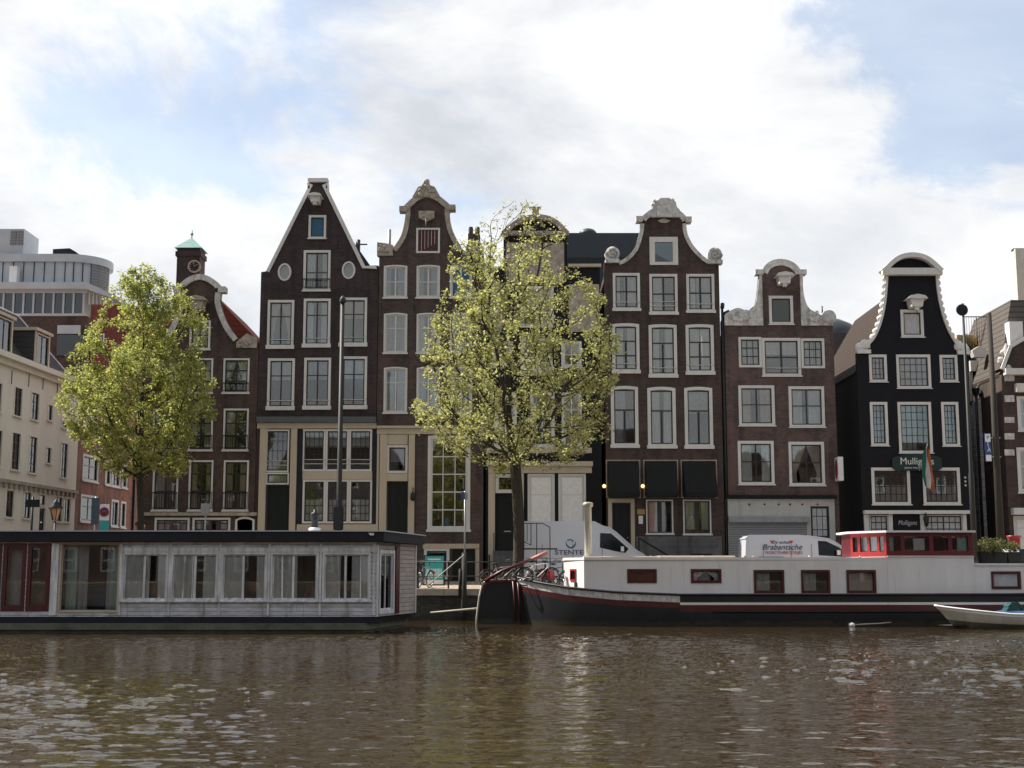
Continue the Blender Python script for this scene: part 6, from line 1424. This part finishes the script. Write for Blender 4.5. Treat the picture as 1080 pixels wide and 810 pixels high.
# display rack by the high van
YF = 60.3; X = WX(551, 600, YF); s = YF / 1400; t = thing('metal_rack', 'thin black tubular rack standing against the rear half of the high white van', 'rack', (X, YF, GZ + .08))
b = B(); P = lambda px, py, dy=0: (WX(px, 575, YF) - X, dy, WZ(py, YF) - GZ - .08)
for px, a, c in ((552, 552, 612), (560, 552, 575), (566, 552, 612), (580, 556, 612)): b.tube([P(px, a), (P(px, a)[0], 0, max(0, P(px, c)[2]))], .022, 5)
b.tube([P(552, 552), P(572, 552), P(580, 556)], .022, 5); b.tube([P(552, 571), P(560, 575)], .02, 5); b.tube([P(552, 579), P(588, 579)], .035, 5); b.tube([P(556, 552), P(556, 571)], .015, 4); b.build('frame', 'metal_dark', t)
# bollards in front of the houses
for i, (px, lab) in enumerate(((575, 'short brown iron bollard between tree trunk and white bicycle'), (697, 'short brown iron bollard at the foot of the stone steps'), (757, 'short brown iron bollard by the drainpipe of the mauve house'))):
    X = WX(px, 600, 64.5); t = thing('bollard', lab, 'bollard', (X, 65.5, GZ + .09), 0, 'brown street bollards')
    if i == 0:
        b = B(); b.lathe([(.13, 0), (.13, .15), (.10, .2), (.08, .85), (.1, .88), (.1, .93), (.05, 1.02), (0, 1.04)], (0, 0, 0), 12); b0 = b.build('shaft', 'bollard', t)
    else: c = b0.copy(); COL.objects.link(c); c.parent = t

# ================================================================== TREES
def tree(name, label, px, Y, base_z, env, top_fork, seed, n_attr, n_leaf, lsize, lm, sparse_top=False, trunk_r=.22, thr=-.12, infl=2.2, kill=.42):
    X = WX(px, 560, Y); rng = np.random.default_rng(seed); random.seed(seed)
    t = thing(name, label, 'tree', (X, Y, base_z))
    E = [(WZ(y, Y) - base_z, WX(a, y, Y) - X, WX(c, y, Y) - X) for y, a, c in env]; E.sort()
    zlo, zhi = E[0][0], E[-1][0]
    def lim(z):
        for (z0, a0, c0), (z1, a1, c1) in zip(E, E[1:]):
            if z0 <= z <= z1: f = (z - z0) / (z1 - z0); return a0 + (a1 - a0) * f, c0 + (c1 - c0) * f
        return None
    A = []
    off = Vector(rng.random(3) * 50)
    while len(A) < n_attr:
        z = rng.uniform(zlo, zhi); a, c = lim(z)
        if rng.random() > (c - a) / 11: continue
        u = rng.uniform(-1, 1); v = rng.uniform(-1, 1)
        if u * u + v * v > 1: continue
        mid, hw_ = (a + c) / 2, (c - a) / 2
        p = Vector((mid + u * hw_, v * hw_ * .9, z))
        if mnoise.noise(p * .75 + off) < thr: continue
        A.append(p)
    # skeleton by space colonisation
    N = [Vector((0, 0, 0))]; par = [-1]; step = .29
    z = 0
    fz = WZ(top_fork, Y) - base_z
    while z < fz: z += step; N.append(Vector((.10 * math.sin(z * .7), .06 * math.sin(z), z))); par.append(len(N) - 2)
    alive = A[:]
    for it in range(90):
        kd = KDTree(len(N)); [kd.insert(p, i) for i, p in enumerate(N)]; kd.balance()
        pull = {}; keep = []
        for p in alive:
            q, i, d = kd.find(p)
            if d < kill: continue
            keep.append(p)
            if d < (infl if it > 14 else 9): pull.setdefault(i, []).append((p - q).normalized())
        alive = keep
        if not pull: break
        added = 0
        for i, ds in pull.items():
            if it <= 14 and i < len(N) and N[i].z < fz * .75: continue
            v = sum(ds, Vector())
            if v.length < .1: continue
            pr = (N[i] - N[par[i]]).normalized() if par[i] >= 0 else Vector((0, 0, 1))
            d = (v.normalized() + pr * .45 + Vector((0, 0, .12)) + Vector(rng.normal(size=3)) * .12).normalized(); q = N[i] + d * step
            N.append(q); par.append(i); added += 1
        if not added or len(N) > 14000: break
    n = len(N); ch = [0] * n; rad = [0.0] * n
    kids = [[] for _ in range(n)]
    for i in range(1, n): kids[par[i]].append(i)
    for i in range(n - 1, -1, -1):
        rad[i] = .011 if not kids[i] else sum(rad[k] ** 2.35 for k in kids[i]) ** (1 / 2.35)
    k = trunk_r / rad[0]; rad = [.009 + (r - .009) * (trunk_r - .009) / (rad[0] - .009) if rad[0] != .011 else r for r in rad]
    vs = []; fs = []; 
    for i in range(1, n):
        a, c = N[par[i]], N[i]; ra, rc = rad[par[i]], rad[i]
        if rc < ra * .7: ra = rc * 1.15
        m_ = 8 if rc > .05 else (5 if rc > .02 else 3); tt = (c - a).normalized(); up = Vector((1, 0, 0)) if abs(tt.x) < .8 else Vector((0, 1, 0)); u = (up - tt * up.dot(tt)).normalized(); w = tt.cross(u); o = len(vs)
        for q, rr in ((a - tt * ra * .2, ra), (c + tt * rc * .2, rc)):
            for j in range(m_): an = 2 * PI * j / m_; vs.append(q + (u * math.cos(an) + w * math.sin(an)) * rr)
        for j in range(m_): j2 = (j + 1) % m_; fs.append((o + j, o + j2, o + m_ + j2, o + m_ + j))
    b = B(); b.v = [tuple(v) for v in vs]; b.f = fs; b.sm = [True] * len(fs); b.lathe([(trunk_r * 1.7, -.02), (trunk_r * 1.25, .12), (trunk_r * 1.02, .45)], (0, 0, 0), 10); b.build('trunk', 'bark', t, recalc=False)
    tips = [i for i in range(n) if rad[i] < .03 and N[i].z > zlo - .3]
    W_ = np.array([1.0 / (.5 + len(kids[i])) for i in tips])
    if sparse_top: W_ *= np.array([1.0 if N[i].z < sparse_top else .25 for i in tips])
    W_ *= np.array([.35 + max(0, mnoise.noise(N[i] * .9 + off) + .35) * 1.6 for i in tips]); W_ /= W_.sum()
    idx = rng.choice(len(tips), n_leaf, p=W_); T = np.array([tuple(N[tips[i]]) for i in idx]); Pp = np.array([tuple(N[par[tips[i]]]) for i in idx]); f = rng.random((n_leaf, 1))
    # each spray keeps its leaves in small tufts along the twig
    tuft = rng.normal(size=(len(tips), 3, 3)) * .13
    P = T * f + Pp * (1 - f) + tuft[idx, rng.integers(0, 3, n_leaf)] + rng.normal(size=(n_leaf, 3)) * .07
    leaves_mesh('crown', t, lm, P, lsize, rng)
    print(name, 'nodes', n, 'tips', len(tips))
    return t
TREE_A = tree('leafy_tree', 'full bright green spring tree standing before the brown and red brick houses', 146, 61.5, GZ + .08,
     [(279, 140, 152), (292, 128, 172), (312, 120, 205), (335, 108, 216), (360, 92, 222), (385, 70, 230), (410, 62, 226), (440, 68, 224), (465, 82, 212), (488, 96, 208), (508, 122, 178)], 503, 11, 4600, 64000, .125, 'leaf_a', trunk_r=.15, thr=.06, infl=1.8, kill=.36)
TREE_B = tree('sparse_tree', 'tall sparse young-leaved tree rising in the middle before the curved pediment house', 545, 60.3, GZ + .08,
     [(208, 542, 560), (228, 505, 585), (250, 480, 600), (285, 468, 618), (320, 460, 636), (360, 445, 655), (400, 440, 655), (435, 432, 648), (460, 446, 645), (476, 462, 625), (492, 500, 590)], 495, 23, 4000, 34000, .138, 'leaf_b', sparse_top=WZ(262, 60.3) - GZ, trunk_r=.25, thr=.10, infl=1.8, kill=.36)
# roof terrace plants on the low house
X = WX(1040, 350, 73.4)
for i, (px, m_, lab) in enumerate(((1030, 'leaf_d', 'orange-brown grassy planter on the roof terrace next to the sand shed'), (1042, 'leaf_d', 'golden ornamental grass in the middle of the roof terrace'), (1054, 'leaf_d', 'rust coloured shrub on the roof terrace beside the tiled mansard'), (1018, 'leaf_c', 'dark green potted plant behind the black house shoulder'))):
    X = WX(px, 360, 73.4); z = WZ(380, 73.4); t = thing('terrace_plant', lab, 'plant', (X, 73.4, z)); b = B(); b.lathe([(.0, 0), (.3, 0), (.36, .5), (0, .48)], (0, 0, 0), 10); b.build('pot', 'rubber', t); leaf_cloud('foliage', t, m_, (0, 0, .75), (.45, .4, .75), 700, .22, 40 + i, up=.8)
# ================================================================== THE BANK BEHIND THE VIEWPOINT (seen mirrored in panes and water)
b = B(); b.box(-90, 90, -90, -14, -2, 1.2); o = b.build('opposite_bank', 'paving'); o['kind'] = 'structure'
for i, (x, w, h, m_, lab) in enumerate(((-44, 20, 13, 'brick_h6', 'brown brick warehouse on the bank across the canal'), (-22, 15, 15, 'brick_grey', 'grey house on the bank across the canal, beside a brown warehouse'), (-5, 13, 14, 'brick_brown', 'brown brick house in the middle of the bank across the canal'), (11, 14, 16, 'brick_red', 'taller red brick house on the bank across the canal'), (27, 13, 13, 'brick_grey', 'grey house on the bank across the canal, beside the tall red one'), (46, 19, 14, 'brick_brown', 'wide brown brick block on the bank across the canal'))):
    t = thing('bank_house', lab, 'house', (x, -30, 1.2), PI, 'houses on the opposite bank')
    n = int(w / 3.2); hs = []
    for k in range(n):
        for r_ in range(4):
            cx = -w / 2 + w * (k + .5) / n; z = .9 + r_ * (h - 1) / 4; hs.append([(cx - .6, z), (cx + .6, z), (cx + .6, z + 2), (cx - .6, z + 2)])
    b = B(); b.prism([(-w / 2, 0), (w / 2, 0), (w / 2, h), (-w / 2, h)], 0, .3, hs); b.box(-w / 2, w / 2, 9.7, 10, 0, h); b.build('wall', m_, t)
    b = B(); b.prism([(-w / 2, h), (w / 2, h), (w / 2 - 2, h + 3), (-w / 2 + 2, h + 3)], .3, 10); b.build('roof', 'tile_brown', t)
    for q in hs:
        f = B(); f.frame(q[0][0], q[0][1], q[1][0], q[2][1], .1, -.03, .1); f.box(q[0][0], q[1][0], .03, .06, q[0][1] + .9, q[0][1] + 1.0); f = f.build('window', 'white', t); g = B(); g.box(q[0][0], q[1][0], .11, .12, q[0][1], q[2][1]); g.build('pane', 'glass_dark', f)
def bank_tree(src, x, y, rz, lab):
    c = copy_tree(src); c.location = (x, y, 1.2); c.rotation_euler = (0, 0, rz); c['label'] = lab; c['group'] = 'trees on the opposite bank'
bank_tree(TREE_A, -26, -19, 1.0, 'leafy tree on the bank across the canal before the grey house')
bank_tree(TREE_A, -9, -20, 2.6, 'leafy tree on the bank across the canal before the brown house')
bank_tree(TREE_A, 22, -19, 4.0, 'leafy tree on the bank across the canal between the red and the grey house')
bank_tree(TREE_B, 7, -20, .5, 'sparse tree on the bank across the canal before the tall red house')
# ================================================================== LIGHT AND SKY
SUN_AZ, SUN_EL = R(-70), R(50)
sd = Vector((math.sin(SUN_AZ) * math.cos(SUN_EL), math.cos(SUN_AZ) * math.cos(SUN_EL), math.sin(SUN_EL)))
sun = bpy.data.lights.new('sun', 'SUN'); sun.energy = 5.0; sun.angle = R(.6); sun.color = (1, .93, .82)
so = bpy.data.objects.new('sun', sun); COL.objects.link(so); so.rotation_euler = (-sd).to_track_quat('-Z', 'Y').to_euler(); so.location = (-60, 20, 60)
w = bpy.data.worlds.new('World'); sc.world = w; w.use_nodes = True
N, L = w.node_tree.nodes, w.node_tree.links; bg = N['Background']
sky = N.new('ShaderNodeTexSky'); sky.sky_type = 'NISHITA'; sky.sun_disc = False; sky.sun_elevation = SUN_EL; sky.sun_rotation = SUN_AZ; sky.air_density = 1.1; sky.dust_density = 1.2; sky.ozone_density = 1.2
tc = N.new('ShaderNodeTexCoord')
def dirn(px, py): return ray(px, py).normalized()
def noise(scale, det, rough, mp=(1, 1, 1), dist=0, loc=(0, 0, 0)):
    m = N.new('ShaderNodeMapping'); m.inputs['Scale'].default_value = mp; m.inputs['Location'].default_value = loc; L.new(tc.outputs['Generated'], m.inputs[0])
    n = N.new('ShaderNodeTexNoise'); n.inputs['Scale'].default_value = scale; n.inputs['Detail'].default_value = det; n.inputs['Roughness'].default_value = rough; n.inputs['Distortion'].default_value = dist; L.new(m.outputs[0], n.inputs[0]); return n.outputs[0]
def math_(op, a, b_=None, clamp=False):
    n = N.new('ShaderNodeMath'); n.operation = op; n.use_clamp = clamp
    for i, v in enumerate((a, b_)):
        if v is None: continue
        if isinstance(v, (int, float)): n.inputs[i].default_value = v
        else: L.new(v, n.inputs[i])
    return n.outputs[0]
def blob(px, py, rad, st_=(1, 1, 1)):
    """soft patch of sky direction"""
    d = dirn(px, py); s = N.new('ShaderNodeVectorMath'); s.operation = 'SUBTRACT'; L.new(tc.outputs['Generated'], s.inputs[0]); s.inputs[1].default_value = tuple(d)
    k = N.new('ShaderNodeVectorMath'); k.operation = 'MULTIPLY'; L.new(s.outputs[0], k.inputs[0]); k.inputs[1].default_value = st_
    l = N.new('ShaderNodeVectorMath'); l.operation = 'LENGTH'; L.new(k.outputs[0], l.inputs[0])
    m = N.new('ShaderNodeMapRange'); m.interpolation_type = 'SMOOTHSTEP'; L.new(l.outputs['Value'], m.inputs[0]); m.inputs[1].default_value = 0; m.inputs[2].default_value = rad; m.inputs[3].default_value = 1; m.inputs[4].default_value = 0
    return m.outputs[0]
base = noise(4.2, 10, .62, (1, 1, 1.9), .6, (3.1, 1.7, .4))
cov = math_('ADD', math_('ADD', math_('MULTIPLY', base, 2.6), -.8), .23)
for px, py, rad, amt, st_ in ((60, 95, .20, .24, (1, 1, 1.3)), (150, 140, .12, .16, (1, 1, 1.3)), (1010, 40, .18, .40, (.8, 1, 1.5)), (930, 20, .09, .14, (1, 1, 1)), (1060, 150, .1, .22, (.8, 1, 1.6)), (700, 215, .11, .30, (.7, 1, 1.8)), (520, 195, .09, .20, (.8, 1, 1.6)), (200, 190, .12, .14, (.8, 1, 2))):
    cov = math_('SUBTRACT', cov, math_('MULTIPLY', blob(px, py, rad, st_), amt))
for px, py, rad, amt, st_ in ((420, 80, .30, .24, (.8, 1, 1.5)), (850, 240, .14, .22, (.8, 1, 1.5)), (130, 245, .10, .22, (.7, 1, 1.8)), (960, 250, .12, .2, (.7, 1, 1.8)), (780, 110, .09, .12, (1, 1, 1))):
    cov = math_('ADD', cov, math_('MULTIPLY', blob(px, py, rad, st_), amt))
ramp = N.new('ShaderNodeValToRGB'); L.new(cov, ramp.inputs[0]); e = ramp.color_ramp.elements; e[0].position = .32; e[0].color = (.42, .42, .42, 1); e[1].position = .72; e[1].color = (1, 1, 1, 1); ramp.color_ramp.interpolation = 'EASE'
shade = noise(3.4, 8, .6, (1, 1, 2.2), .3, (7, 2, 1))
cr = N.new('ShaderNodeValToRGB'); L.new(shade, cr.inputs[0]); e = cr.color_ramp.elements; e[0].position = .34; e[0].color = (2.75, 2.88, 3.1, 1); e[1].position = .60; e[1].color = (4.3, 4.3, 4.3, 1)
mx = N.new('ShaderNodeMix'); mx.data_type = 'RGBA'; L.new(ramp.outputs[0], mx.inputs[0]); sk = N.new('ShaderNodeVectorMath'); sk.operation = 'SCALE'; sk.inputs['Scale'].default_value = .74; L.new(sky.outputs[0], sk.inputs[0]); L.new(sk.outputs[0], mx.inputs[6]); L.new(cr.outputs[0], mx.inputs[7])
# clouds stand brighter round the sun's side of the sky and darker opposite to it
sxyz = N.new('ShaderNodeSeparateXYZ'); L.new(tc.outputs['Generated'], sxyz.inputs[0])
dm = N.new('ShaderNodeMapRange'); dm.interpolation_type = 'SMOOTHSTEP'; L.new(sxyz.outputs[1], dm.inputs[0]); dm.inputs[1].default_value = -.5; dm.inputs[2].default_value = .75; dm.inputs[3].default_value = .58; dm.inputs[4].default_value = 1
vs_ = N.new('ShaderNodeVectorMath'); vs_.operation = 'SCALE'; L.new(cr.outputs[0], vs_.inputs[0]); L.new(dm.outputs[0], vs_.inputs['Scale'])
L.new(vs_.outputs[0], mx.inputs[7])
L.new(mx.outputs[2], bg.inputs[0]); bg.inputs[1].default_value = .15
sc.view_settings.view_transform = 'Standard'; sc.view_settings.look = 'None'; sc.view_settings.exposure = .75; sc.view_settings.gamma = 1
sc.cycles.max_bounces = 6; sc.cycles.diffuse_bounces = 2; sc.cycles.glossy_bounces = 3; sc.cycles.transparent_max_bounces = 10; sc.cycles.transmission_bounces = 3
sc.cycles.caustics_reflective = False; sc.cycles.caustics_refractive = False; sc.cycles.sample_clamp_indirect = 4
sc.cycles.use_denoising = True
